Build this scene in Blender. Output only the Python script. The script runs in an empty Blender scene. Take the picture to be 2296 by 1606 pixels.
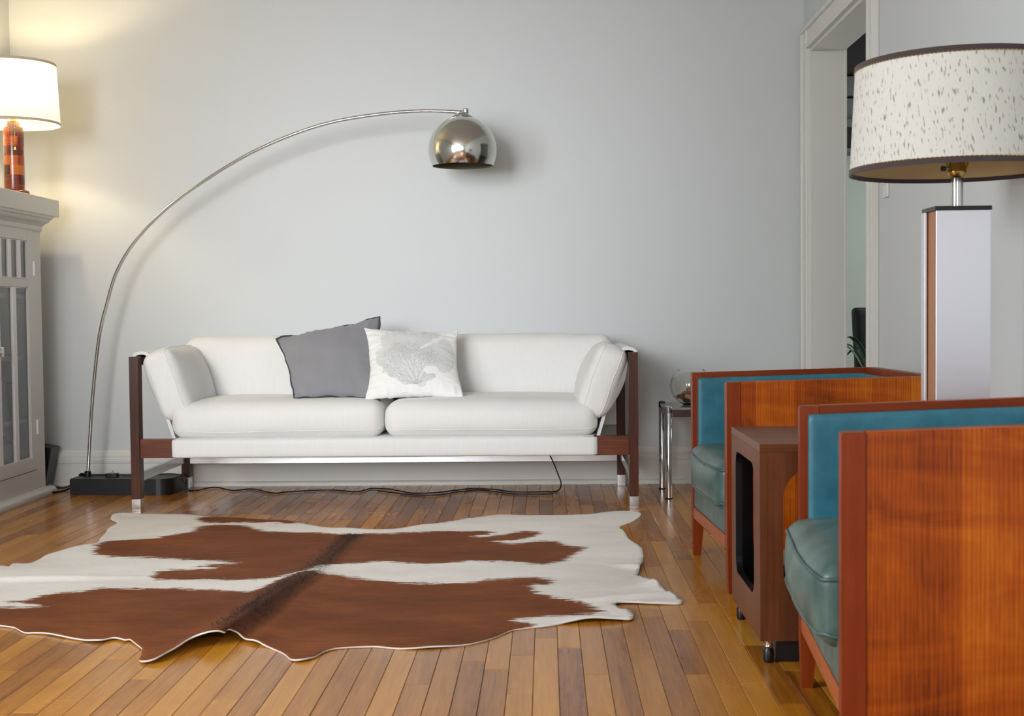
import bpy, bmesh, math, random
import numpy as np
from mathutils import Vector, Matrix, noise, geometry
random.seed(7); np.random.seed(7)
SC = bpy.context.scene
COL = SC.collection
PI = math.pi

# ------------------------------------------------------------------ camera
cam_d = bpy.data.cameras.new('camera'); cam = bpy.data.objects.new('camera', cam_d); COL.objects.link(cam)
FPX = 2900.0
CAM_POS = Vector((0, -6.42, .86))
yaw, pitch, roll = math.atan(77/FPX), math.atan(105/FPX), .010
fwd = Vector((-math.sin(yaw)*math.cos(pitch), math.cos(yaw)*math.cos(pitch), -math.sin(pitch)))
rt = fwd.cross(Vector((0, 0, 1))).normalized(); up = rt.cross(fwd)
rt, up = rt*math.cos(roll)-up*math.sin(roll), up*math.cos(roll)+rt*math.sin(roll)
m3 = Matrix((rt, up, -fwd)).transposed()
cam.matrix_world = Matrix.Translation(CAM_POS) @ m3.to_4x4()
cam_d.sensor_width = 36; cam_d.lens = FPX/2296*36
cam_d.clip_start = .05; cam_d.clip_end = 60
cam_d.dof.use_dof = True; cam_d.dof.focus_distance = 5.7; cam_d.dof.aperture_fstop = 8.5
SC.camera = cam

# ------------------------------------------------------------------ exposure, sky, daylight
SC.view_settings.view_transform = 'Standard'; SC.view_settings.look = 'None'
SC.view_settings.exposure = 0.0; SC.view_settings.gamma = 1; SC.view_settings.use_curve_mapping = False
w = bpy.data.worlds.new('world'); SC.world = w; w.use_nodes = True
w.node_tree.nodes['Background'].inputs[0].default_value = (.80, .90, 1, 1)
w.node_tree.nodes['Background'].inputs[1].default_value = 1.5

def area(name, loc, direction, sx, sy, power, color):
    l = bpy.data.lights.new(name, 'AREA'); l.shape = 'RECTANGLE'; l.size = sx; l.size_y = sy
    l.energy = power; l.color = color
    o = bpy.data.objects.new(name, l); COL.objects.link(o); o.location = loc
    o.rotation_euler = Vector(direction).to_track_quat('-Z', 'Z').to_euler()
    return o
DAY = (.96, .975, 1.0)
area('window_daylight', (-2.60, -5.10, 1.50), (1, .06, -.12), 1.5, 1.4, 135, (.91, .965, 1.0))
area('added_daylight_key', (-2.00, -7.20, 1.75), (1.02, 7.2, -.70), 1.7, 1.6, 16.5, DAY).data.spread = math.radians(38)  # added key lamp, narrowed and aimed at the back wall; no window here
area('window_daylight', (-.35, -9.74, 1.55), (0, 1, -.22), 1.3, 1.6, 45, DAY)
area('window_daylight', (4.55, 1.15, 1.5), (-1, 0, 0), 1.6, 1.3, 80, DAY)


# ------------------------------------------------------------------ helpers
def S(r, g, b, k=1.0):
    f = lambda c: ((c/255)/12.92 if c/255 <= .04045 else ((c/255+.055)/1.055)**2.4)
    return (f(r)*k, f(g)*k, f(b)*k, 1)

def link(name, me, mat=None, parent=None, smooth=None):
    o = bpy.data.objects.new(name, me); COL.objects.link(o)
    if mat is not None:
        for m in (mat if isinstance(mat, (list, tuple)) else [mat]): me.materials.append(m)
    if smooth is not None:
        me.shade_smooth()
        if smooth < 179: me.set_sharp_from_angle(angle=math.radians(smooth))
    if parent is not None: o.parent = parent
    return o

def from_bm(name, bm, mat=None, parent=None, smooth=None):
    me = bpy.data.meshes.new(name); bm.normal_update(); bm.to_mesh(me); bm.free()
    o = link(name, me, mat, parent, smooth)
    if smooth is not None and smooth <= 60: wn(o)
    return o

def from_py(name, v, f, mat=None, parent=None, smooth=None):
    me = bpy.data.meshes.new(name); me.from_pydata([tuple(p) for p in v], [], f); me.update()
    return link(name, me, mat, parent, smooth)

def wn(o):
    m = o.modifiers.new('weighted_normal', 'WEIGHTED_NORMAL'); m.keep_sharp = True; m.weight = 100
    return o

def add_box(bm, x0, x1, y0, y1, z0, z1, bev=0, seg=2, M=None):
    r = bmesh.ops.create_cube(bm, size=1)
    vs = r['verts']
    for v in vs:
        v.co = Vector((x0+(v.co.x+.5)*(x1-x0), y0+(v.co.y+.5)*(y1-y0), z0+(v.co.z+.5)*(z1-z0)))
    if bev:
        es = list({e for v in vs for e in v.link_edges})
        q = bmesh.ops.bevel(bm, geom=es, offset=bev, segments=seg, affect='EDGES', profile=.5)
        vs = list({v for f in q['faces'] for v in f.verts} | {v for v in vs if v.is_valid})
    if M is not None:
        for v in vs: v.co = M @ v.co
    return vs

def box(name, x0, x1, y0, y1, z0, z1, mat, parent=None, bev=.002, seg=2, M=None):
    bm = bmesh.new(); add_box(bm, x0, x1, y0, y1, z0, z1, bev, seg, M)
    return from_bm(name, bm, mat, parent, 60 if bev else None)

def lathe(name, prof, n, mat, parent=None, loc=(0, 0, 0), M=None, smooth=40):
    v, f = [], []
    for (r, z) in prof:
        for k in range(n):
            a = 2*PI*k/n; v.append(Vector((r*math.cos(a), r*math.sin(a), z)))
    for i in range(len(prof)-1):
        for k in range(n):
            f.append((i*n+k, i*n+(k+1) % n, (i+1)*n+(k+1) % n, (i+1)*n+k))
    if prof[0][0] > 1e-6: f.append(tuple(reversed(range(n))))
    if prof[-1][0] > 1e-6: f.append(tuple((len(prof)-1)*n+k for k in range(n)))
    if M is not None: v = [M @ p for p in v]
    v = [p+Vector(loc) for p in v]
    return from_py(name, v, f, mat, parent, smooth)

def open_lathe(name, prof, n, mat, parent=None, loc=(0, 0, 0), smooth=50):
    v, f = [], []
    for (r, z) in prof:
        for k in range(n):
            a = 2*PI*k/n; v.append((loc[0]+r*math.cos(a), loc[1]+r*math.sin(a), loc[2]+z))
    for i in range(len(prof)-1):
        for k in range(n):
            f.append((i*n+k, i*n+(k+1) % n, (i+1)*n+(k+1) % n, (i+1)*n+k))
    return from_py(name, v, f, mat, parent, smooth)

def catmull(pts, n=8, closed=False):
    P = [Vector(p) for p in pts]; out = []; m = len(P)
    rng = range(m) if closed else range(m-1)
    for i in rng:
        g = (lambda j: P[j % m]) if closed else (lambda j: P[min(max(j, 0), m-1)])
        a, b, c, d = g(i-1), g(i), g(i+1), g(i+2)
        for k in range(n):
            t = k/n
            out.append(.5*((2*b)+(c-a)*t+(2*a-5*b+4*c-d)*t*t+(3*b-a-3*c+d)*t**3))
    if not closed: out.append(P[-1])
    return out

def tube(name, pts, r, mat, parent=None, n=8, closed=False, radii=None, ret_raw=False):
    P = [Vector(p) for p in pts]; m = len(P); v, f = [], []
    nrm = None
    for i in range(m):
        if closed: t = P[(i+1) % m]-P[i-1]
        else: t = P[min(i+1, m-1)]-P[max(i-1, 0)]
        if t.length < 1e-9: t = Vector((0, 0, 1))
        t.normalize()
        if nrm is None:
            nrm = t.orthogonal().normalized()
        else:
            nrm = (nrm-t*nrm.dot(t)).normalized()
        b = t.cross(nrm); rr = radii[i] if radii else r
        for k in range(n):
            a = 2*PI*k/n; v.append(P[i]+(nrm*math.cos(a)+b*math.sin(a))*rr)
    for i in range(m if closed else m-1):
        j = (i+1) % m
        for k in range(n): f.append((i*n+k, i*n+(k+1) % n, j*n+(k+1) % n, j*n+k))
    if not closed:
        f.append(tuple(reversed(range(n)))); f.append(tuple((m-1)*n+k for k in range(n)))
    if ret_raw: return v, f
    return from_py(name, v, f, mat, parent, 60)

def rod(name, a, b, r, mat, parent=None, n=16, bev=0):
    return tube(name, [a, b], r, mat, parent, n)

def prism(name, poly, y0, y1, mat, parent=None, axis='y', bev=0, smooth=35):
    """poly: list of 2-D points; axis y -> points are (x,z); axis x -> (y,z); axis z -> (x,y)"""
    bm = bmesh.new()
    def P(p, t):
        return {'y': (p[0], t, p[1]), 'x': (t, p[0], p[1]), 'z': (p[0], p[1], t)}[axis]
    a = [bm.verts.new(P(p, y0)) for p in poly]; b = [bm.verts.new(P(p, y1)) for p in poly]
    n = len(poly)
    bm.faces.new(a); bm.faces.new(list(reversed(b)))
    for i in range(n): bm.faces.new((a[i], b[i], b[(i+1) % n], a[(i+1) % n]))
    bmesh.ops.recalc_face_normals(bm, faces=bm.faces)
    if bev: bmesh.ops.bevel(bm, geom=list(bm.edges), offset=bev, segments=2, affect='EDGES')
    return from_bm(name, bm, mat, parent, 60 if bev else smooth)

def cushion_map(size, r, bulge, wob, seed):
    hx, hy, hz = (s/2 for s in size)
    def f(p):
        q = Vector((p[0]*hx, p[1]*hy, p[2]*hz))
        c = Vector((max(-(hx-r), min(hx-r, q.x)), max(-(hy-r), min(hy-r, q.y)), max(-(hz-r), min(hz-r, q.z))))
        d = q-c
        if d.length > 1e-9: q = c+d.normalized()*r
        a, b, e = q.x/hx, q.y/hy, q.z/hz
        q.x += bulge[0]*a*(1-b*b)*(1-e*e); q.y += bulge[1]*b*(1-a*a)*(1-e*e); q.z += bulge[2]*e*(1-a**4)*(1-b**4)
        if wob:
            nz = noise.noise_vector(Vector((q.x*5+seed, q.y*5, q.z*7)))*wob+noise.noise_vector(Vector((q.x*14+seed, q.y*14, q.z*18)))*wob*.35
            q += nz
        return q
    return f

def cushion(name, size, r, mat, parent=None, M=None, n=(22, 16, 10), bulge=(.01, .01, .015), wob=.004, seed=0.0, post=None):
    fm = cushion_map(size, r, bulge, wob, seed)
    def sp(i, k):
        t = -1+2*i/k
        return math.sin(t*PI/2)*.55+t*.45
    idx, v, f = {}, [], []
    def vid(i, j, k):
        key = (i, j, k)
        if key not in idx:
            p = fm((sp(i, n[0]), sp(j, n[1]), sp(k, n[2])))
            if post: p = post(p)
            if M is not None: p = M @ p
            idx[key] = len(v); v.append(p)
        return idx[key]
    for i in range(n[0]):
        for j in range(n[1]):
            f.append((vid(i, j, 0), vid(i, j+1, 0), vid(i+1, j+1, 0), vid(i+1, j, 0)))
            f.append((vid(i, j, n[2]), vid(i+1, j, n[2]), vid(i+1, j+1, n[2]), vid(i, j+1, n[2])))
    for i in range(n[0]):
        for k in range(n[2]):
            f.append((vid(i, 0, k), vid(i+1, 0, k), vid(i+1, 0, k+1), vid(i, 0, k+1)))
            f.append((vid(i, n[1], k), vid(i, n[1], k+1), vid(i+1, n[1], k+1), vid(i+1, n[1], k)))
    for j in range(n[1]):
        for k in range(n[2]):
            f.append((vid(0, j, k), vid(0, j, k+1), vid(0, j+1, k+1), vid(0, j+1, k)))
            f.append((vid(n[0], j, k), vid(n[0], j+1, k), vid(n[0], j+1, k+1), vid(n[0], j, k+1)))
    return from_py(name, v, f, mat, parent, 180)

def cushion_ring(size, r, bulge, wob, seed, axis, level, M=None, post=None, per=26):
    """path that runs round a cushion at the given level of one axis (for piping and seams)"""
    fm = cushion_map(size, r, bulge, wob, seed); pts = []
    c = []
    for k in range(per): c.append((-1+2*k/per, -1))
    for k in range(per): c.append((1, -1+2*k/per))
    for k in range(per): c.append((1-2*k/per, 1))
    for k in range(per): c.append((-1, 1-2*k/per))
    for a, b in c:
        p = {'z': (a, b, level), 'x': (level, a, b), 'y': (a, level, b)}[axis]
        q = fm(p)
        if post: q = post(q)
        if M is not None: q = M @ q
        pts.append(q)
    return pts

def pillow(name, c00, c10, c11, c01, t, mat, parent=None, n=40, pinch=.06, wob=.006, seed=0.0, attr=None, sag=0.0, nrm=None):
    """knife-edge pillow; corners bottom-left, bottom-right, top-right, top-left"""
    c = [Vector(q) for q in (c00, c10, c11, c01)]
    if nrm is None: nrm = (c[1]-c[0]).cross(c[3]-c[0]).normalized()
    else: nrm = Vector(nrm).normalized()
    v, f, uv = [], [], []
    def pos(u, w_, side):
        uu = u*(1-pinch*(1-w_*w_)*abs(u)); ww = w_*(1-pinch*(1-u*u)*abs(w_))
        a, b = (uu+1)/2, (ww+1)/2
        p = c[0]*(1-a)*(1-b)+c[1]*a*(1-b)+c[2]*a*b+c[3]*(1-a)*b
        th = t*((1-u*u)**.55)*((1-w_*w_)**.55)
        lower = 1+sag*(-w_)
        ed = max(abs(u), abs(w_))
        nz = noise.noise(Vector((p.x*9+seed, p.y*9, p.z*9)))*wob*.8
        # creases that run in from the seams
        nz += noise.noise(Vector((u*3+seed*3, w_*11, seed)))*wob*.9*max(0, abs(u)-.55)*2.2
        nz += noise.noise(Vector((u*11, w_*3+seed*3, seed+5)))*wob*.9*max(0, abs(w_)-.55)*2.2
        wav = noise.noise_vector(Vector((p.x*16+seed, p.y*16, p.z*16)))*wob*(.9 if ed > .97 else .25)
        return p+nrm*side*(th*lower)+nrm*nz*(1 if ed < .999 else 0)*1.0+wav
    def sp(i): 
        q = -1+2*i/n
        return math.sin(q*PI/2)*.4+q*.6
    id0 = {}
    for s in (1, -1):
        for i in range(n+1):
            for j in range(n+1):
                edge = i in (0, n) or j in (0, n)
                if edge and (i, j, 1) in id0: id0[(i, j, s)] = id0[(i, j, 1)]; continue
                id0[(i, j, s)] = len(v); u, w_ = sp(i), sp(j); v.append(pos(u, w_, s)); uv.append((u, w_, s))
    for s in (1, -1):
        for i in range(n):
            for j in range(n):
                q = [id0[(i, j, s)], id0[(i+1, j, s)], id0[(i+1, j+1, s)], id0[(i, j+1, s)]]
                f.append(tuple(q if s == 1 else reversed(q)))
    o = from_py(name, v, f, mat, parent, 180)
    if attr:
        at = o.data.attributes.new(attr[0], 'FLOAT', 'POINT')
        at.data.foreach_set('value', [attr[1](*q) for q in uv])
    ring = [v[id0[(i, 0, 1)]] for i in range(n)]+[v[id0[(n, j, 1)]] for j in range(n)]+[v[id0[(i, n, 1)]] for i in range(n, 0, -1)]+[v[id0[(0, j, 1)]] for j in range(n, 0, -1)]
    return o, ring

def empty(name, loc=(0, 0, 0), rz=0, label=None, cat=None, group=None):
    o = bpy.data.objects.new(name, None); COL.objects.link(o)
    o.location = loc; o.rotation_euler = (0, 0, rz); o.empty_display_size = .1
    return tag(o, label, cat, group)
def tag(o, label=None, cat=None, group=None, kind=None):
    if label: o['label'] = label
    if cat: o['category'] = cat
    if group: o['group'] = group
    if kind: o['kind'] = kind
    return o
def struct(o): o['kind'] = 'structure'; return o
def copy_tree(o, parent=None):
    c = o.copy(); COL.objects.link(c)
    if parent is not None: c.parent = parent
    for ch in list(o.children): copy_tree(ch, c)
    return c

# ------------------------------------------------------------------ materials
class NT:
    def __init__(s, name):
        s.m = bpy.data.materials.new(name); s.m.use_nodes = True; s.t = s.m.node_tree; s.n = s.t.nodes
        s.b = s.n['Principled BSDF']; s.out = s.n['Material Output']
    def add(s, typ, **k):
        n = s.n.new(typ)
        for a, b in k.items(): setattr(n, a, b)
        return n
    def l(s, a, b): s.t.links.new(a, b)
    def coords(s, scale=(1, 1, 1), kind='Object', rot=(0, 0, 0)):
        tc = s.add('ShaderNodeTexCoord'); mp = s.add('ShaderNodeMapping')
        mp.inputs['Scale'].default_value = scale; mp.inputs['Rotation'].default_value = rot
        s.l(tc.outputs[kind], mp.inputs[0]); return mp.outputs[0]
    def noise(s, vec, scale, detail=4, rough=.55, dist=0):
        n = s.add('ShaderNodeTexNoise'); n.inputs['Scale'].default_value = scale; n.inputs['Detail'].default_value = detail
        n.inputs['Roughness'].default_value = rough; n.inputs['Distortion'].default_value = dist
        if vec is not None: s.l(vec, n.inputs['Vector'])
        return n.outputs['Fac']
    def ramp(s, fac, stops):
        r = s.add('ShaderNodeValToRGB'); e = r.color_ramp.elements
        while len(e) < len(stops): e.new(.5)
        for k, (p, c) in enumerate(stops): e[k].position = p; e[k].color = c if len(c) == 4 else (*c, 1)
        s.l(fac, r.inputs[0]); return r.outputs[0]
    def mix(s, fac, a, b, mode='MIX'):
        n = s.add('ShaderNodeMix', data_type='RGBA', blend_type=mode)
        for sock, val in ((n.inputs[0], fac), (n.inputs[6], a), (n.inputs[7], b)):
            if isinstance(val, (int, float)): sock.default_value = val
            elif isinstance(val, tuple): sock.default_value = val
            else: s.l(val, sock)
        return n.outputs[2]
    def math(s, op, a, b=None, c=None):
        n = s.add('ShaderNodeMath', operation=op)
        for k, val in enumerate((a, b, c)):
            if val is None: continue
            if isinstance(val, (int, float)): n.inputs[k].default_value = val
            else: s.l(val, n.inputs[k])
        return n.outputs[0]
    def bump(s, h, strength=.2, dist=.002):
        b = s.add('ShaderNodeBump'); b.inputs['Strength'].default_value = strength; b.inputs['Distance'].default_value = dist
        s.l(h, b.inputs['Height']); s.l(b.outputs[0], s.b.inputs['Normal']); return b
    def set(s, color=None, rough=None, metal=None, **k):
        if color is not None:
            if isinstance(color, tuple): s.b.inputs['Base Color'].default_value = color
            else: s.l(color, s.b.inputs['Base Color'])
        if rough is not None:
            if isinstance(rough, (int, float)): s.b.inputs['Roughness'].default_value = rough
            else: s.l(rough, s.b.inputs['Roughness'])
        if metal is not None: s.b.inputs['Metallic'].default_value = metal
        for a, b in k.items(): s.b.inputs[a.replace('_', ' ')].default_value = b
        return s.m

def paint(name, col, rough=.55, bs=.06, scale=60, var=.03):
    t = NT(name); c = t.coords()
    n = t.noise(c, 2.0, 5); n2 = t.noise(c, scale, 3)
    k = tuple(max(0, x*(1-var)) for x in col[:3])+(1,)
    t.bump(n2, bs, .002)
    return t.set(t.mix(n, col, k), rough)

def plain(name, col, rough=.5, metal=0, var=.15, scale=25, **k):
    t = NT(name); c = t.coords(); n = t.noise(c, scale, 3)
    d = tuple(x*(1-var) for x in col[:3])+(1,)
    return t.set(t.mix(n, col, d), rough, metal, **k)

def metal(name, col, rough=.12, var=.1):
    t = NT(name); c = t.coords(); n = t.noise(c, 18, 4)
    r = t.math('MULTIPLY_ADD', n, var, rough-var*.4)
    return t.set(col, r, 1.0)

def wood(name, dark, mid, light, axis='z', fine=70, broad=5, rough=.32, curl=0.0, stripes=0.0, coat=.15, bump=.05, stripe_axis='x', lines=0.0):
    """grain along axis; curl = cross figure; stripes = veneer leaves of slightly differing tone"""
    t = NT(name)
    sc = {'x': (.06, 1, 1), 'y': (1, .06, 1), 'z': (1, 1, .06)}[axis]
    v = t.coords(sc)
    n1 = t.noise(v, fine, 6, .65); n2 = t.noise(v, broad, 4, .5, .8)
    f = t.math('MULTIPLY_ADD', n1, .45, t.math('MULTIPLY', n2, .6))
    if curl:
        sc2 = {'x': (1, .35, .35), 'y': (.35, 1, .35), 'z': (.35, .35, 1)}[axis]
        cv = t.coords(sc2); n3 = t.noise(cv, 9, 3, .5, 1.6)
        f = t.math('MULTIPLY_ADD', n3, curl, t.math('SUBTRACT', f, curl*.5))
    if stripes:
        tc = t.add('ShaderNodeTexCoord'); sx = t.add('ShaderNodeSeparateXYZ'); t.l(tc.outputs['Object'], sx.inputs[0])
        wn = t.add('ShaderNodeTexWhiteNoise', noise_dimensions='1D')
        oi = t.add('ShaderNodeObjectInfo')
        q = t.math('FLOOR', t.math('MULTIPLY', t.math('ADD', sx.outputs['XYZ'.index(stripe_axis.upper())], .031), 8.5))
        t.l(t.math('ADD', q, t.math('MULTIPLY', oi.outputs['Random'], 77)), wn.inputs['W'])
        f = t.math('ADD', f, t.math('MULTIPLY_ADD', wn.outputs['Value'], stripes, -stripes*.5))
    if lines:
        wv = t.add('ShaderNodeTexWave', wave_type='BANDS', bands_direction=stripe_axis.upper()); wv.inputs['Scale'].default_value = 40
        wv.inputs['Distortion'].default_value = 7; wv.inputs['Detail'].default_value = 2; wv.inputs['Detail Scale'].default_value = .6
        t.l(v, wv.inputs['Vector']); f = t.math('ADD', f, t.math('MULTIPLY_ADD', wv.outputs['Fac'], lines, -lines*.5))
    col = t.ramp(f, [(.22, dark), (.5, mid), (.8, light)])
    t.bump(n1, bump, .0008)
    return t.set(col, t.math('MULTIPLY_ADD', n1, .12, rough-.06), 0, Coat_Weight=coat, Coat_Roughness=.2, Specular_IOR_Level=.28)

def fabric(name, col, weave=900, var=.06, bs=.25, rough=.9, streak=0, sheen=.2):
    t = NT(name); c = t.coords((1, 1, 1)); n = t.noise(c, 3, 4)
    cs = t.coords((1, 1, .05)); st = t.noise(cs, 110, 4, .65)
    w_ = t.noise(c, weave, 2)
    d = tuple(x*(1-var) for x in col[:3])+(1,)
    f = t.math('MULTIPLY_ADD', st, streak, t.math('MULTIPLY', n, 1-streak))
    h = t.math('MULTIPLY_ADD', st, .5, t.math('MULTIPLY', w_, .5))
    t.bump(h, bs, .0012)
    return t.set(t.mix(f, col, d), rough, 0, Sheen_Weight=sheen)

def leather(name, col, dark, light, rough=.42):
    t = NT(name); c = t.coords(); n = t.noise(c, 4.5, 6, .62, .4); n2 = t.noise(c, 17, 5, .6)
    f = t.math('MULTIPLY_ADD', n2, .4, t.math('MULTIPLY', n, .65))
    vo = t.add('ShaderNodeTexVoronoi', feature='DISTANCE_TO_EDGE'); vo.inputs['Scale'].default_value = 420; t.l(c, vo.inputs['Vector'])
    t.bump(vo.outputs['Distance'], .12, .0006)
    return t.set(t.ramp(f, [(.33, dark), (.52, col), (.72, light)]), t.math('MULTIPLY_ADD', n, .2, rough-.1), 0)

M = {}
M['wall'] = paint('wall_paint', S(202, 206, 207), .6, .05, 90, .02)
M['ceiling'] = paint('ceiling_paint', S(200, 197, 190), .7)
M['wall_dim'] = paint('darkened_wall_paint', S(150, 146, 140), .6)  # for the unseen front wall, darkened so it bounces less light
M['trim'] = paint('trim_gloss_paint', S(219, 218, 212), .35, .08, 30, .05)
M['cabinet'] = paint('cabinet_gloss_paint', S(214, 212, 207), .38, .1, 35, .05)
M['muntin'] = paint('muntin_white_paint', S(236, 236, 240), .35, .1, 40, .06)
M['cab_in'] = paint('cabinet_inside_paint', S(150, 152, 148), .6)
M['linen'] = fabric('white_linen', S(230, 230, 228), 700, .13, .35, .92, .6)
M['linen_in'] = fabric('sling_canvas', S(222, 222, 220), 700, .08, .2, .9, .2)  # canvas slightly darker than the cushion linen
M['slate'] = fabric('slate_cotton', S(140, 140, 146), 800, .2, .3, .9, .3)
M['slate_dark'] = fabric('slate_piping', S(62, 65, 76), 800, .2, .3, .9)
M['rosewood'] = wood('rosewood', S(30, 14, 10), S(68, 34, 22), S(104, 55, 34), 'z', 90, 8, .3, 0, 0, .15)
M['rosewood_x'] = wood('rosewood_across', S(38, 17, 11), S(90, 44, 26), S(132, 72, 42), 'x', 90, 8, .3, 0, 0, .15)
M['cherry'] = wood('cherry_veneer', S(108, 40, 2), S(164, 74, 4), S(204, 112, 22), 'z', 150, 3, .42, .55, .22, 0, lines=.10)
M['cherry_edge'] = wood('cherry_solid', S(90, 30, 6), S(124, 47, 10), S(148, 66, 20), 'z', 60, 4, .40, .1, 0, 0)
M['cherry_x'] = wood('cherry_solid_across', S(86, 29, 6), S(116, 45, 10), S(138, 61, 20), 'x', 60, 4, .40, .1, 0, 0)
M['cherry_y'] = wood('cherry_solid_rail', S(116, 50, 22), S(156, 80, 40), S(178, 98, 52), 'y', 60, 4, .40, .1, 0, 0)
M['tan_wood'] = wood('tan_walnut_strip', S(120, 78, 52), S(158, 108, 76), S(180, 130, 96), 'z', 80, 6, .45, .1, 0, 0)
M['walnut'] = wood('walnut_veneer', S(54, 27, 12), S(94, 50, 26), S(124, 72, 40), 'z', 80, 6, .42, .12, .1, 0)
M['walnut_x'] = wood('walnut_veneer_top', S(58, 30, 14), S(98, 54, 30), S(126, 74, 42), 'x', 80, 6, .36, .12, 0, 0)
M['black_lac'] = plain('black_lacquer', S(14, 16, 22), .3)
M['teal'] = leather('teal_leather', S(42, 107, 126), S(30, 88, 105), S(62, 129, 145), .5)
M['teal_seat'] = leather('worn_teal_leather', S(70, 94, 90), S(44, 72, 72), S(98, 118, 110), .38)
M['teal_pipe'] = leather('piping_teal_leather', S(60, 84, 82), S(40, 66, 66), S(84, 102, 96), .45)
M['chrome'] = metal('chrome', (.66, .67, .68, 1), .10, .05)
M['chrome_dome'] = metal('aged_chrome', (.66, .66, .62, 1), .13, .12)
M['steel'] = metal('satin_steel', (.60, .62, .63, 1), .25, .02)
M['alu'] = metal('brushed_chrome_foot', (.80, .81, .83, 1), .22, .03)
M['brass'] = metal('aged_brass', (.45, .31, .10, 1), .25, .15)
M['dome_in'] = plain('dome_inner_paint', S(112, 112, 92), .6)
M['marble'] = plain('black_stone', S(20, 24, 27), .45, 0, .3, 40)
M['rubber'] = plain('black_rubber', S(16, 17, 19), .5)
M['black_plastic'] = plain('black_plastic', S(18, 19, 22), .35)
M['grey_plastic'] = plain('grey_plastic', S(112, 118, 124), .5)
M['black_leather'] = plain('black_leather', S(12, 12, 15), .4)
M['white_plastic'] = plain('white_plastic', S(222, 221, 220), .4, 0, .04)
M['white_print'] = M['muntin']

# ------------------------------------------------------------------ measured outlines, in metres
RUG_OUT = [[-1.836, -1.06], [-1.846, -0.952], [-1.725, -0.92], [-1.542, -0.951], [-1.432, -1.004], [-1.286, -1.056], [-1.141, -1.12], [-1.062, -1.145], [-0.951, -1.249], [-0.83, -1.329], [-0.702, -1.354], [-0.58, -1.337], [-0.481, -1.254], [-0.415, -1.179], [-0.312, -1.068], [-0.203, -1.001], [-0.09, -1.017], [0.022, -1.022], [0.172, -1.003], [0.269, -0.934], [0.327, -0.924], [0.381, -0.963], [0.39, -1.023], [0.347, -1.184], [0.29, -1.302], [0.285, -1.376], [0.303, -1.586], [0.329, -1.744], [0.338, -1.815], [0.327, -1.982], [0.306, -2.152], [0.289, -2.261], [0.302, -2.283], [0.333, -2.386], [0.364, -2.528], [0.39, -2.608], [0.392, -2.649], [0.376, -2.672], [0.312, -2.671], [0.222, -2.658], [0.195, -2.68], [0.207, -2.737], [0.229, -2.754], [0.24, -2.814], [0.228, -2.866], [0.196, -2.876], [0.123, -2.88], [0.049, -2.9], [-0.0, -2.929], [-0.061, -2.953], [-0.096, -2.972], [-0.141, -3.048], [-0.186, -3.103], [-0.241, -3.138], [-0.308, -3.16], [-0.376, -3.163], [-0.447, -3.14], [-0.526, -3.153], [-0.561, -3.183], [-0.587, -3.254], [-0.615, -3.283], [-0.641, -3.262], [-0.669, -3.207], [-0.723, -3.141], [-0.78, -3.096], [-0.809, -3.072], [-0.821, -3.077], [-0.833, -3.099], [-0.834, -3.122], [-0.84, -3.132], [-0.855, -3.141], [-0.888, -3.148], [-0.918, -3.145], [-0.944, -3.217], [-0.968, -3.287], [-0.993, -3.295], [-1.01, -3.279], [-1.022, -3.237], [-1.04, -3.173], [-1.063, -3.133], [-1.095, -3.082], [-1.112, -3.082], [-1.15, -3.058], [-1.176, -3.086], [-1.221, -3.076], [-1.298, -3.028], [-1.351, -3.0], [-1.384, -2.993], [-1.417, -2.988], [-1.462, -2.938], [-1.519, -2.907], [-1.603, -2.885], [-1.719, -2.799], [-1.813, -2.657], [-1.801, -2.505], [-1.937, -2.303], [-1.945, -2.121], [-1.882, -2.054], [-1.844, -2.07], [-1.852, -2.015], [-1.792, -2.008], [-1.794, -1.843], [-1.751, -1.739], [-1.7, -1.649], [-1.7, -1.592], [-1.736, -1.424], [-1.765, -1.287], [-1.77, -1.177], [-1.801, -1.119]]
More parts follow.
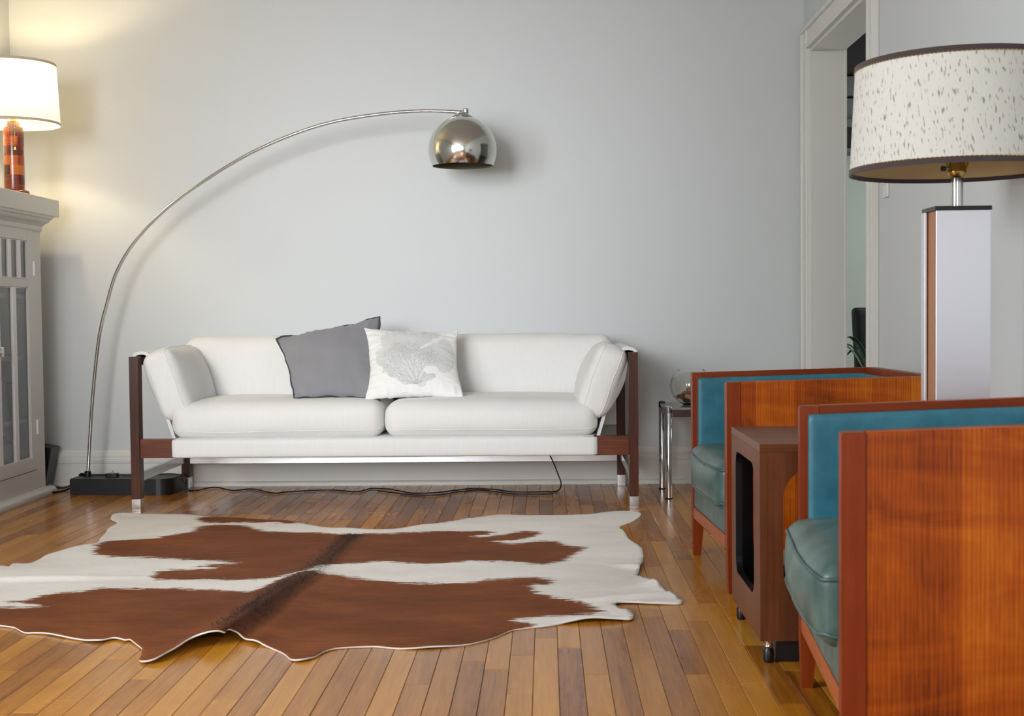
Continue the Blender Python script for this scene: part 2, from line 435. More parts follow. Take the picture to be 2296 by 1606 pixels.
RUG_BROWN = [[[-1.477, -1.05], [-1.429, -1.016], [-1.295, -1.021], [-1.201, -1.06], [-1.097, -1.063], [-1.025, -1.192], [-1.067, -1.212], [-1.148, -1.176], [-1.33, -1.181], [-1.432, -1.144]], [[-0.558, -1.208], [-0.422, -1.088], [-0.318, -0.973], [-0.267, -1.035], [-0.415, -1.179], [-0.483, -1.232]], [[-1.642, -1.804], [-1.676, -1.631], [-1.569, -1.587], [-1.483, -1.589], [-1.481, -1.551], [-1.437, -1.454], [-1.391, -1.384], [-1.406, -1.288], [-1.356, -1.224], [-1.24, -1.25], [-1.159, -1.328], [-1.103, -1.383], [-1.028, -1.406], [-0.92, -1.419], [-0.791, -1.464], [-0.688, -1.457], [-0.568, -1.441], [-0.397, -1.416], [-0.293, -1.409], [-0.205, -1.432], [-0.277, -1.539], [-0.218, -1.531], [-0.152, -1.474], [-0.101, -1.425], [-0.028, -1.458], [-0.065, -1.556], [-0.148, -1.62], [-0.197, -1.637], [-0.129, -1.695], [-0.047, -1.642], [0.035, -1.644], [0.067, -1.737], [0.131, -1.774], [0.096, -1.894], [0.047, -2.015], [-0.021, -2.076], [-0.12, -2.035], [-0.272, -2.046], [-0.406, -2.082], [-0.498, -2.072], [-0.548, -2.032], [-0.652, -2.053], [-0.711, -2.067], [-0.764, -2.112], [-0.787, -2.193], [-0.841, -2.257], [-0.905, -2.298], [-1.018, -2.309], [-1.133, -2.314], [-1.266, -2.304], [-1.302, -2.225], [-1.295, -2.159], [-1.195, -2.139], [-1.125, -2.118], [-1.199, -2.07], [-1.07, -2.034], [-1.125, -2.001], [-1.293, -1.957], [-1.414, -1.92], [-1.548, -1.9], [-1.614, -1.848]], [[-1.614, -2.619], [-1.572, -2.59], [-1.535, -2.51], [-1.428, -2.461], [-1.399, -2.423], [-1.296, -2.438], [-1.154, -2.441], [-1.04, -2.45], [-0.919, -2.49], [-0.882, -2.407], [-0.847, -2.299], [-0.801, -2.236], [-0.741, -2.245], [-0.617, -2.297], [-0.465, -2.362], [-0.351, -2.378], [-0.239, -2.36], [-0.113, -2.308], [-0.056, -2.296], [0.015, -2.332], [0.001, -2.399], [-0.041, -2.411], [-0.054, -2.463], [-0.013, -2.57], [0.053, -2.631], [0.116, -2.708], [0.163, -2.791], [0.087, -2.817], [-0.0, -2.826], [-0.062, -2.841], [-0.093, -2.872], [-0.061, -2.903], [-0.036, -2.978], [-0.093, -3.118], [-0.246, -3.366], [-0.659, -3.437], [-0.976, -3.434], [-1.531, -3.273], [-1.82, -2.697], [-1.611, -2.689], [-1.536, -2.679], [-1.496, -2.662], [-1.55, -2.644]]]
RUG_SPINE = [[-0.852, -3.122, 0.05], [-0.83, -2.874, 0.045], [-0.818, -2.699, 0.04], [-0.807, -2.495, 0.032], [-0.778, -2.284, 0.022], [-0.774, -2.054, 0.012], [-0.768, -1.812, 0.01], [-0.764, -1.582, 0.008], [-0.75, -1.445, 0.008]]
ARC = [[-2.234, -0.21, 0.092], [-2.204, -0.21, 0.443], [-2.164, -0.214, 0.746], [-2.119, -0.218, 0.918], [-2.067, -0.224, 1.068], [-1.978, -0.233, 1.206], [-1.842, -0.247, 1.342], [-1.684, -0.264, 1.456], [-1.44, -0.289, 1.598], [-1.221, -0.312, 1.691], [-1.005, -0.334, 1.754], [-0.771, -0.358, 1.786], [-0.56, -0.38, 1.795], [-0.372, -0.4, 1.783]]
CORD_FLOOR = [[-2.029, -0.147, 0.08], [-1.945, -0.099, 0.08], [-1.884, -0.177, 0.085], [-1.769, -0.323, 0.075], [-1.792, -0.162, 0.03], [-1.752, -0.158, 0.005], [-1.703, -0.176, 0.005], [-1.644, -0.066, 0.005], [-1.526, -0.184, 0.005], [-1.438, -0.14, 0.005], [-1.308, -0.287, 0.005], [-1.241, -0.244, 0.005], [-1.056, -0.19, 0.005], [-0.915, -0.259, 0.005], [-0.855, -0.152, 0.005], [-0.752, -0.188, 0.005], [-0.641, -0.317, 0.005], [-0.525, -0.307, 0.005], [-0.425, -0.219, 0.005], [-0.363, -0.175, 0.005], [-0.253, -0.211, 0.005], [-0.165, -0.293, 0.005], [-0.016, -0.299, 0.005], [0.048, -0.272, 0.005], [0.065, -0.272, 0.035], [0.048, -0.262, 0.087], [0.028, -0.252, 0.137], [0.011, -0.242, 0.171]]
CORD_SECOND = [[-0.815, -0.201, 0.005], [-0.696, -0.299, 0.005], [-0.606, -0.348, 0.005], [-0.511, -0.353, 0.005], [-0.423, -0.25, 0.005], [-0.329, -0.192, 0.005], [-0.229, -0.274, 0.005], [-0.143, -0.339, 0.005], [-0.027, -0.344, 0.005], [0.026, -0.332, 0.005]]
CORD_LEFT = [[-2.555, 0.016, 0.02], [-2.53, 0.058, 0.012], [-2.483, 0.053, 0.01], [-2.414, -0.008, 0.02], [-2.289, -0.281, 0.06], [-2.256, -0.312, 0.081], [-2.273, -0.194, 0.081], [-2.256, -0.191, 0.085]]
CORD_LEFT2 = [[-2.419, -0.298, 0.005], [-2.4, -0.269, 0.005], [-2.413, -0.159, 0.005], [-2.423, -0.046, 0.005], [-2.412, 0.016, 0.01], [-2.306, -0.238, 0.05], [-2.248, -0.345, 0.081], [-2.264, -0.194, 0.081]]
# ------------------------------------------------------------------ the room
XL, XR, YF, ZC = -2.655, 1.275, -9.8, 2.75
WT = .155                                   # thickness of the right wall
OY0, OY1, OZ = -1.33, -.165, 2.10         # doorway in the right wall
def wall_with_holes(name, axis, pos, thick, a0, a1, z0, z1, holes, mat):
    """wall slab in the plane axis=pos .. pos+thick; holes = (a0,a1,z0,z1)"""
    bm = bmesh.new()
    hs = sorted(holes); cur = a0
    def bx(p, q, z0_, z1_):
        if q-p < 1e-5 or z1_-z0_ < 1e-5: return
        lo, hi = min(pos, pos+thick), max(pos, pos+thick)
        if axis == 'x': add_box(bm, lo, hi, p, q, z0_, z1_)
        else: add_box(bm, p, q, lo, hi, z0_, z1_)
    for (p, q, za, zb) in hs:
        bx(cur, p, z0, z1); bx(p, q, z0, za); bx(p, q, zb, z1); cur = q
    bx(cur, a1, z0, z1)
    return struct(from_bm(name, bm, mat))

wall_with_holes('wall_back', 'y', 0, .12, XL-.15, XR+WT, 0, ZC, [], M['wall'])
wall_with_holes('wall_left', 'x', XL, -.12, YF, 0, 0, ZC, [(-6.05, -4.55, .75, 2.15)], M['wall'])
wall_with_holes('wall_right', 'x', XR, WT, YF, 0, 0, ZC, [(OY0, OY1, 0, OZ)], M['wall'])
wall_with_holes('wall_front', 'y', YF, -.14, XL-.15, XR+WT, 0, ZC, [(-1.0, .30, .75, 2.35)], M['wall_dim'])
struct(box('ceiling', XL-.15, XR+WT, YF-.14, .12, ZC, ZC+.08, M['ceiling'], None, 0))

# windows behind the camera and beside it (seen only as reflections): frames and glazing bars
def window(n, axis, pos, a0, a1, z0, z1, inward):
    bm = bmesh.new(); t = .05
    def bx(p, q, za, zb, d0, d1):
        d = sorted((pos+inward*d0, pos+inward*d1))
        if axis == 'x': add_box(bm, d[0], d[1], p, q, za, zb, .003, 1)
        else: add_box(bm, p, q, d[0], d[1], za, zb, .003, 1)
    e = .11
    bx(a0-e, a0, z0-.03, z1+e, 0, .02); bx(a1, a1+e, z0-.03, z1+e, 0, .02); bx(a0-e, a1+e, z1, z1+e, 0, .025); bx(a0-e-.02, a1+e+.02, z0-.03, z0, 0, .06)
    bx(a0, a0+t, z0, z1, -.10, -.05); bx(a1-t, a1, z0, z1, -.10, -.05); bx(a0, a1, z0, z0+t, -.10, -.05); bx(a0, a1, z1-t, z1, -.10, -.05)
    bx(a0, a1, (z0+z1)/2-.025, (z0+z1)/2+.025, -.10, -.05)
    struct(from_bm('window_%d' % n, bm, M['trim']))
window(1, 'x', XL, -6.05, -4.55, .75, 2.15, 1)
window(2, 'y', YF, -1.0, .30, .75, 2.35, 1)

# baseboard of the back wall: shoe, board, ledge, cap
def base_profile():
    p = [(0, 0), (-.038, 0), (-.038, .008)]
    for k in range(1, 6):
        a = k/5*PI/2; p.append((-.022-.016*math.cos(a), .008+.016*math.sin(a)))
    p += [(-.021, .026), (-.021, .116), (-.024, .121), (-.024, .128), (-.030, .129), (-.030, .140), (-.024, .141), (-.021, .146)]
    for k in range(0, 7):
        a = k/6; p.append((-.021-.006*math.sin(a*PI)*1.0+.008*a, .146+.026*a))
    p += [(-.010, .176), (-.009, .184), (0, .186)]
    return p
bp = base_profile()
struct(prism('baseboard_back', bp, XL, XR, M['trim'], axis='x', smooth=30))
bq = [(XR+y, z) for (y, z) in bp]
struct(prism('baseboard_right', bq, YF, OY0-.125, M['trim'], axis='y', smooth=30))
bl = [(XL-y, z) for (y, z) in bp]
struct(prism('baseboard_left', bl, YF, -1.35, M['trim'], axis='y', smooth=30))

# door casing round the opening in the right wall: flat board, inner bead, back band
def casing_leg(name, y0, y1, z0, z1, inner):
    """inner = +1 when the opening lies towards +y"""
    bm = bmesh.new()
    add_box(bm, XR-.018, XR, y0, y1, z0, z1, .003)
    yi = y1 if inner > 0 else y0
    add_box(bm, XR-.027, XR, yi-(.022 if inner > 0 else .0015), yi+(.0015 if inner > 0 else .022), z0, z1+.001, .006)
    yo = y0 if inner > 0 else y1
    add_box(bm, XR-.030, XR, yo-(.002 if inner > 0 else .018), yo+(.018 if inner > 0 else .002), z0, z1+.002, .004)
    return struct(from_bm(name, bm, M['trim'], None, 35))
casing_leg('trim_1', OY0-.10, OY0, 0, OZ+.09, 1)
casing_leg('trim_2', OY1, OY1+.12, 0, OZ+.09, -1)
bm = bmesh.new()
add_box(bm, XR-.0185, XR, OY0-.101, OY1+.121, OZ, OZ+.10, .003); add_box(bm, XR-.027, XR, OY0-.003, OY1+.003, OZ-.0015, OZ+.022, .006); add_box(bm, XR-.032, XR, OY0-.105, OY1+.125, OZ+.085, OZ+.105, .004)
struct(from_bm('trim_3', bm, M['trim'], None, 35))
bm = bmesh.new()   # jamb lining
add_box(bm, XR-.004, XR+WT+.004, OY1-.016, OY1, 0, OZ-.016, .001); add_box(bm, XR-.004, XR+WT+.004, OY0, OY0+.016, 0, OZ-.016, .001); add_box(bm, XR-.004, XR+WT+.004, OY0, OY1, OZ-.016, OZ, .001)
struct(from_bm('trim_4', bm, M['trim'], None, 35))
# casing on the far side of the doorway
bm = bmesh.new()
add_box(bm, XR+WT, XR+WT+.012, OY1-.02, OY1+.10, 0, OZ+.1, .003); add_box(bm, XR+WT, XR+WT+.012, OY0-.12, OY0+.006, 0, OZ+.1, .003)
struct(from_bm('trim_5', bm, M['trim'], None, 35))

# ------------------------------------------------------------------ floor: strip oak planks
def floor_mat():
    t = NT('oak_strip_floor')
    at = t.add('ShaderNodeAttribute', attribute_name='tint'); geo = t.add('ShaderNodeNewGeometry')
    mp = t.add('ShaderNodeMapping'); mp.inputs['Scale'].default_value = (1, .05, 1)
    t.l(geo.outputs['Position'], mp.inputs[0])
    off = t.add('ShaderNodeCombineXYZ'); t.l(t.math('MULTIPLY', at.outputs['Fac'], 37.0), off.inputs[1]); t.l(t.math('MULTIPLY', at.outputs['Fac'], 91.0), off.inputs[2])
    va = t.add('ShaderNodeVectorMath', operation='ADD'); t.l(mp.outputs[0], va.inputs[0]); t.l(off.outputs[0], va.inputs[1])
    g1 = t.noise(va.outputs[0], 150, 6, .6, .3); g2 = t.noise(va.outputs[0], 18, 4, .6, 1.2)
    # cathedral rings
    wv = t.add('ShaderNodeTexWave', wave_type='RINGS', rings_direction='Y'); wv.inputs['Scale'].default_value = 7; wv.inputs['Distortion'].default_value = 5; wv.inputs['Detail'].default_value = 2
    t.l(va.outputs[0], wv.inputs['Vector'])
    f = t.math('MULTIPLY_ADD', g1, .28, t.math('MULTIPLY_ADD', g2, .34, t.math('MULTIPLY', wv.outputs['Fac'], .10)))
    f = t.math('ADD', f, t.math('MULTIPLY_ADD', at.outputs['Fac'], .32, -.09))
    col = t.ramp(f, [(.18, S(116, 62, 10)), (.42, S(172, 110, 26)), (.62, S(198, 136, 42)), (.85, S(218, 162, 64))])
    mp2 = t.add('ShaderNodeMapping'); mp2.inputs['Scale'].default_value = (1, 1, 1); t.l(geo.outputs['Position'], mp2.inputs[0])
    wr = t.noise(mp2.outputs[0], 3.5, 5, .6); wr2 = t.noise(mp2.outputs[0], 60, 3)
    t.bump(t.math('MULTIPLY_ADD', g1, .5, t.math('MULTIPLY', wr, .5)), .02, .002)
    return t.set(col, t.math('MULTIPLY_ADD', wr, .18, t.math('MULTIPLY_ADD', wr2, .05, .13)), 0, Specular_IOR_Level=.5)
M['floor'] = floor_mat()
M['underfloor'] = plain('dark_subfloor', S(40, 22, 12), .8)
fl_o = struct(box('floor', XL-.15, XR+WT, YF-.14, .12, -.09, -.0105, M['underfloor'], None, 0))
PW = .0595
def in_poly(x, y, poly):
    c = False; j = len(poly)-1
    for i in range(len(poly)):
        xi, yi = poly[i]; xj, yj = poly[j]
        if (yi > y) != (yj > y) and x < (xj-xi)*(y-yi)/(yj-yi)+xi: c = not c
        j = i
    return c
def cam_project(p):
    v = Vector(p)-CAM_POS; z = v.dot(fwd)
    if z < .2: return None
    return (1148+FPX*v.dot(rt)/z, 803-FPX*v.dot(up)/z, z)
planks = []
prng = random.Random(11)
nrow = int((XR+WT-XL)/PW)+1
for r in range(nrow):
    x0 = XL+r*PW; x1 = min(x0+PW, XR+.01)
    if x1-x0 < .01: continue
    y = YF+prng.uniform(-.6, 0); last = None
    while y < 0:
        ln = prng.choice((.34, .5, .62, .75, .9, 1.1, 1.3, .42))*prng.uniform(.85, 1.15)
        if last is not None and abs(y+ln-last) < .05: ln += .1
        a, b = max(y, YF), min(y+ln, -.001)
        if b-a > .02:
            tint = prng.random()**.9
            planks.append((x0, x1, a, b, tint))
        y += ln; last = y
def vis_area(pl):
    x0, x1, a, b, _ = pl; n = 0; tot = 0.0
    for k in range(6):
        yy = a+(b-a)*(k+.5)/6; xx = (x0+x1)/2
        q = cam_project((xx, yy, 0))
        if q is None or not (-30 < q[0] < 2000 and q[1] < 1640): continue
        if in_poly(xx, yy, RUG_OUT): continue
        tot += (b-a)/6*(x1-x0)*.86/q[2]*(FPX/q[2])**2
    return tot
order = sorted(range(len(planks)), key=lambda i: -vis_area(planks[i]))
def plank_geo(pl, v, f, tn):
    x0, x1, a, b, tint = pl; g = .0006; c = .0007; z1 = prng.uniform(-.0004, .0004); z0 = -.0105
    x0 += g; x1 -= g; a += g; b -= g; o = len(v)
    for (xx0, xx1, ya, yb, z) in ((x0, x1, a, b, z0), (x0, x1, a, b, z1-c), (x0+c, x1-c, a+c, b-c, z1)):
        v += [(xx0, ya, z), (xx1, ya, z), (xx1, yb, z), (xx0, yb, z)]
    fs = [(o+8, o+9, o+10, o+11)]
    for L in (0, 4):
        for k in range(4): fs.append((o+L+k, o+L+(k+1) % 4, o+L+4+(k+1) % 4, o+L+4+k))
    f += fs; tn += [tint]*len(fs)
def plank_obj(pls, name):
    v, f, tn = [], [], []
    for p in pls: plank_geo(p, v, f, tn)
    o = from_py(name, v, f, M['floor'], fl_o)
    at = o.data.attributes.new('tint', 'FLOAT', 'FACE'); at.data.foreach_set('value', tn)
    return o
for i in order[:300]: plank_obj([planks[i]], 'plank')
o = plank_obj([planks[i] for i in order[300:]], 'far_planks'); o['kind'] = 'stuff'
o.name = 'planks'

# ------------------------------------------------------------------ room beyond the doorway
M['wall2'] = paint('pale_green_wall_paint', S(176, 184, 174), .6, .1, 30, .1)
M['dark_wood'] = wood('dark_stained_wood', S(18, 19, 19), S(30, 31, 30), S(44, 44, 42), 'x', 60, 5, .6)
M['grey_beam'] = paint('grey_green_paint', S(92, 95, 92), .6, .1, 30, .1)
x0, x1, y0, y1 = XR+WT, 4.6, -2.4, 2.6
struct(box('floor_2', x0-.0, x1, y0, y1, -.09, 0, M['underfloor'], None, 0))
struct(box('ceiling_2', x0, x1+.1, y0-.1, y1+.1, ZC, ZC+.08, M['ceiling'], None, 0))
struct(box('wall_far', x0-.2, x1+.1, y1, y1+.1, 0, ZC, M['wall2'], None, 0))
struct(box('wall_far_left', x0-WT, x0, .12, y1, 0, ZC, M['wall2'], None, 0))
struct(box('wall_near', x0, x1+.1, y0-.1, y0, 0, ZC, M['wall2'], None, 0))
wall_with_holes('wall_far_right', 'x', x1, .1, y0, y1, 0, ZC, [(.3, 2.0, .8, 2.2)], M['wall2'])
window(3, 'x', x1, .3, 2.0, .8, 2.2, -1)
# dark built-in over the far wall: boards with shadow gaps
hc = empty('overhead_cupboard', (2.1, 2.45, 0), 0, 'dark overhead cupboard with horizontal boards, seen through the doorway behind the lampshade', 'cupboard')
for (a, b, m, dy) in ((1.905, 1.93, 'grey_beam', -.10), (1.93, 2.075, 'dark_wood', -.03), (2.075, 2.13, 'grey_beam', -.07), (2.13, 2.275, 'grey_beam', -.02), (2.29, 2.42, 'grey_beam', -.04), (2.43, 2.74, 'dark_wood', -.13)):
    box('board', -.6, .9, dy, .13, a, b, M[m], hc, .003)

# black high-backed chair seen through the doorway
bc = empty('high_backed_chair', (2.02, 1.2, 0), .25, 'black leather high-backed chair seen through the doorway beyond the far armchair', 'chair')
cushion('backrest', (.46, .05, .52), .024, M['black_leather'], bc, Matrix.Translation((0, .02, .60)) @ Matrix.Rotation(-.10, 4, 'X'), (14, 6, 14), (0, .006, 0), .004, 3.0)
cushion('seat', (.46, .44, .06), .028, M['black_leather'], bc, Matrix.Translation((0, -.2, .45)), (12, 12, 5), (0, 0, .012), .003, 5.0)
for sx in (-1, 1):
    for sy in (0, 1):
        box('leg', sx*.2-.018, sx*.2+.018, -.39+.4*sy-.018, -.39+.4*sy+.018, 0, .425, M['black_lac'], bc)
# plant with long arching leaves
pp = empty('potted_plant', (1.80, .60, 0), 0, 'potted plant with long arching dark green leaves in front of the black chair', 'plant')
M['leaf'] = plain('dark_green_leaf', S(34, 74, 40), .4, 0, .4, 12)
M['pot'] = plain('terracotta_pot', S(120, 72, 50), .7)
open_lathe('pot', [(.0, 0), (.085, 0), (.11, .2), (.12, .2), (.12, .235), (.105, .235), (.10, .19), (0, .19)], 24, M['pot'], pp)
for k in range(11):
    a = k*2.4+.3; ln = .26+.05*(k % 3); hgt = .52-.04*(k % 4)
    v, f = [], []; d = Vector((math.cos(a), math.sin(a), 0)); sd = Vector((-d.y, d.x, 0))
    for i in range(11):
        t = i/10; p = d*(ln*t**1.3*.95)+Vector((0, 0, .19+hgt*math.sin(t*PI*.62)))
        wd = .004+.022*math.sin(min(1, t*1.02)*PI)**.8*(1 if t > .12 else .4)
        v += [p+sd*wd, p+Vector((0, 0, -.006)), p-sd*wd]
    for i in range(10):
        o0 = i*3
        f += [(o0, o0+1, o0+4, o0+3), (o0+1, o0+2, o0+5, o0+4)]
    lf = from_py('leaf', v, f, M['leaf'], pp, 180)
    md = lf.modifiers.new('solid', 'SOLIDIFY'); md.thickness = .0012

# light switch on the right wall
sw = empty('light_switch', (XR, -1.54, 1.33), 0, 'white light switch plate on the right wall under the speckled lampshade', 'light switch')
box('plate', -.007, 0, -.036, .036, -.06, .06, M['white_plastic'], sw, .003)
box('toggle', -.018, -.005, -.006, .006, -.012, .012, M['white_plastic'], sw, .002)

# ------------------------------------------------------------------ glazed built-in cabinet on the left
CX, CYE, CYN = -2.44, -.215, -1.30            # face plane, end near the back wall, end near the camera
cb = empty('glazed_bookcase', (CX, CYE, 0), 0, 'white painted built-in bookcase with small-paned glass door under the lit lamp', 'bookcase')
def cbx(name, X0, X1, y0, y1, z0, z1, m='cabinet', bev=.003, par=None):
    return box(name, X0-CX, X1-CX, y0-CYE, y1-CYE, z0, z1, M[m], par or cb, bev)
DY1, DY0, DZ0, DZ1 = -.315, -.945, .123, 1.28   # door opening
cbx('end_panel', XL, CX-.001, CYE-.02, CYE, .0, 1.339)
cbx('end_panel', XL, CX-.001, CYN, CYN+.02, .0, 1.339)
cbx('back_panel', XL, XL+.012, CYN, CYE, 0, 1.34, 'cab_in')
bm = bmesh.new()
for (a, b, c, d) in ((DY1, CYE-.0006, 0, 1.34), (CYN+.0006, DY0, 0, 1.34), (DY0, DY1, 0, DZ0), (DY0, DY1, DZ1, 1.34)):
    add_box(bm, -.02, 0, a-CYE, b-CYE, c, d, .0012, 1)
from_bm('face_frame', bm, M['cabinet'], cb, 35)
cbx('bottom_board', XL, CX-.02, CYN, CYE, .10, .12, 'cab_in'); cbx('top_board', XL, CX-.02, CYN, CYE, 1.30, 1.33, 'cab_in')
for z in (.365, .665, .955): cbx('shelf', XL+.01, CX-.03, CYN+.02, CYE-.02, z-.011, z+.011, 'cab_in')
# mantel top and the moulding below it
cbx('mantel_top', XL, -2.36, CYN-.03, CYE+.045, 1.337, 1.42, 'cabinet', .004)
mp_ = [(0, 1.262), (0, 1.337), (.070, 1.337), (.066, 1.326), (.054, 1.322), (.048, 1.312), (.040, 1.306), (.028, 1.303), (.020, 1.296), (.012, 1.290), (.011, 1.272), (.006, 1.266)]
prism('cornice_moulding', mp_, CYN-CYE, .0, M['cabinet'], cb, 'y')
prism('cornice_moulding', [(q*.6, z) for (q, z) in mp_], XL-CX, .0, M['cabinet'], cb, 'x')
sh = [(0, 0), (.042, 0), (.042, .008)]+[(.018+.024*math.cos(a), .008+.024*math.sin(a)) for a in (.3, .6, .9, 1.2, 1.5)]+[(0, .032)]
prism('shoe_moulding', sh, CYN-CYE, .03, M['trim'], cb, 'y')
# door: rails and stiles, muntins, one pane each
dr = bmesh.new()
ds = .062
X_0, X_1 = -.018, .004
def dbx(bm, a, b, c, d, X0=X_0, X1=X_1, bev=.003): add_box(bm, X0, X1, a-CYE, b-CYE, c, d, bev, 2)
g = .003
PY1, PY0 = DY1-ds-g, DY0+ds+g
ZT1, ZT0, ZB1, ZB0 = 1.214, 1.035, .995, .185
dbx(dr, DY1-g-ds, DY1-g, DZ0+g, DZ1-g); dbx(dr, DY0+g, DY0+g+ds, DZ0+g, DZ1-g)
dbx(dr, PY0, PY1, ZT1, DZ1-g); dbx(dr, PY0, PY1, ZB1, ZT0); dbx(dr, PY0, PY1, DZ0+g, ZB0)
door = from_bm('door', dr, M['cabinet'], cb, 35)
M['pane'] = NT('clear_old_glass').set((.93, .96, .95, 1), .01, 0, Transmission_Weight=1, IOR=1.45)
def glazed(ny, mw, za, zb):
    pw = ((PY1-PY0)-(ny-1)*mw)/ny
    for k in range(ny):
        a = PY1-k*(pw+mw)-pw
        box('pane', -.010, -.007, a-.004-CYE, a+pw+.004-CYE, za-.004, zb+.004, M['pane'], door, 0)
        # white putty bead round the pane
        bm = bmesh.new()
        for (p, q, c, d) in ((a, a+.005, za, zb), (a+pw-.005, a+pw, za, zb), (a+.005, a+pw-.005, za, za+.005), (a+.005, a+pw-.005, zb-.005, zb)):
            add_box(bm, -.014, -.001, p-CYE, q-CYE, c, d, .002, 1)
        from_bm('glazing_bead', bm, M['muntin'], door, 35)
        if k < ny-1: 
            bm = bmesh.new(); dbx(bm, a-mw, a, za, zb, -.016, .003, .004); from_bm('muntin', bm, M['muntin'], door, 35)
glazed(5, .030, ZT0, ZT1); glazed(3, .042, ZB0, ZB1)
for z in (1.085, .33):
    h = empty('hinge', (.0, DY1-CYE, z)); h.parent = cb
    tube('knuckle', [(.006, -.001, -.035), (.006, -.001, .035)], .006, M['white_print'], h, 10)
    box('hinge_leaf', .0, .005, -.012, .012, -.030, .030, M['white_print'], h, .001)
lt = empty('latch', (.004, DY0+.215-CYE, .70)); lt.parent = cb
box('latch_bar', 0, .014, -.03, .03, -.006, .006, M['white_print'], lt, .002); box('latch_plate', 0, .012, .022, .034, -.022, .022, M['white_print'], lt, .002); box('latch_plate', 0, .012, -.034, -.022, -.022, .022, M['white_print'], lt, .002)

# books behind the glass
bcol = [S(60, 62, 66), S(84, 84, 80), S(46, 52, 58), S(70, 58, 56), S(96, 98, 96), S(40, 44, 48), S(104, 100, 92)]
BNAME = ('slate', 'olive grey', 'blue grey', 'dull maroon', 'stone grey', 'near black', 'taupe')
ORD = ('first', 'second', 'third', 'fourth', 'fifth', 'sixth', 'seventh', 'eighth', 'ninth', 'tenth', 'eleventh', 'twelfth', 'thirteenth', 'fourteenth', 'fifteenth')
bm_ = [plain('book_cloth_%d' % k, c, .7, 0, .2, 60) for k, c in enumerate(bcol)]
M['paper'] = plain('book_paper', S(190, 186, 172), .9)
def book(x, y, z, th, ht, dp, mat, label, group):
    b = empty('book', (x, y, z), 0, label, 'book', group)
    prism('cover', [(-dp, 0), (0, 0), (.0035, th*.3), (.0035, th*.7), (0, th), (-dp, th), (-dp, th-.003), (-.003, th-.003), (-.003, .003), (-dp, .003)], 0, ht, mat, b, 'z')
    box('pages', -dp+.004, -.003, .0032, th-.0032, .003, ht-.003, M['paper'], b, 0)
y = -.50; k = 0
while y > -.76:
    th = random.uniform(.022, .040); book(CX-.035, y-th, .377, th-.001, random.uniform(.17, .215), .14, bm_[k % 7], BNAME[k % 7]+' book, '+ORD[k]+' from the hinge end of the middle shelf row', 'books on the middle shelf of the bookcase'); y -= th; k += 1
y = -.49; k = 0
while y > -.76:
    th = random.uniform(.02, .036); book(CX-.035, y-th, .1205, th-.001, random.uniform(.15, .20), .14, bm_[(k*3+1) % 7], BNAME[(k*3+1) % 7]+' book, '+ORD[k]+' from the hinge end of the bottom shelf row', 'books on the bottom shelf of the bookcase'); y -= th; k += 1
# ------------------------------------------------------------------ sofa
SX0, SX1, SYF, SYB = -1.816, .394, -.845, -.055
so = empty('sofa', ((SX0+SX1)/2, -.45, 0), 0, 'long white linen sofa with rosewood post legs standing against the back wall', 'sofa')
so_o = Vector(((SX0+SX1)/2, -.45, 0))
TS = Matrix.Translation(-so_o)
def sbx(name, a, b, c, d, e, f, m, bev=.002, par=None): return box(name, a-so_o.x, b-so_o.x, c-so_o.y, d-so_o.y, e, f, M[m], par or so, bev)
LW, LD = .040, .055
PXA, PXB = -1.636, .220
for (lx, ly, ins) in ((SX0, SYF, 0), (SX1-LW, SYF, 0), (SX0+.012, SYB-LD, .0), (SX1-LW-.012, SYB-LD, 0)):
    lg = sbx('leg', lx, lx+LW, ly, ly+LD, .055, .678, 'rosewood')
    sbx('chrome_foot', lx, lx+LW, ly, ly+LD, 0, .055, 'alu', .002, lg)
# rails
sbx('front_rail', SX0+LW, SX1-LW, SYF+.006, SYF+.046, .234, .317, 'rosewood_x')
sbx('back_rail', PXA, PXB, SYB-.045, SYB-.01, .234, .317, 'rosewood_x')
for (a, b) in ((SX0+.004, SX0+LW), (SX1-LW, SX1-.004)): sbx('arm_rail', a, b, SYF+LD, SYB-LD, .640, .676, 'rosewood')
# satin metal stretchers
for a in (SX0+.012, SX1-LW+.004): sbx('stretcher', a, a+.024, SYF+LD, SYB-LD, .128, .168, 'steel')
sbx('stretcher', SX0+LW+.012, SX1-LW-.012, SYB-LD+.006, SYB-LD+.030, .122, .160, 'alu')
# seat platform wrapped in linen
PXA, PXB = -1.636, .220
cushion('seat_platform', (PXB-PXA, .74, .086), .014, M['linen'], so, TS @ Matrix.Translation(((PXA+PXB)/2, -.485, .2755)), (40, 16, 6), (.0, .004, .004), .0015, 1.0)
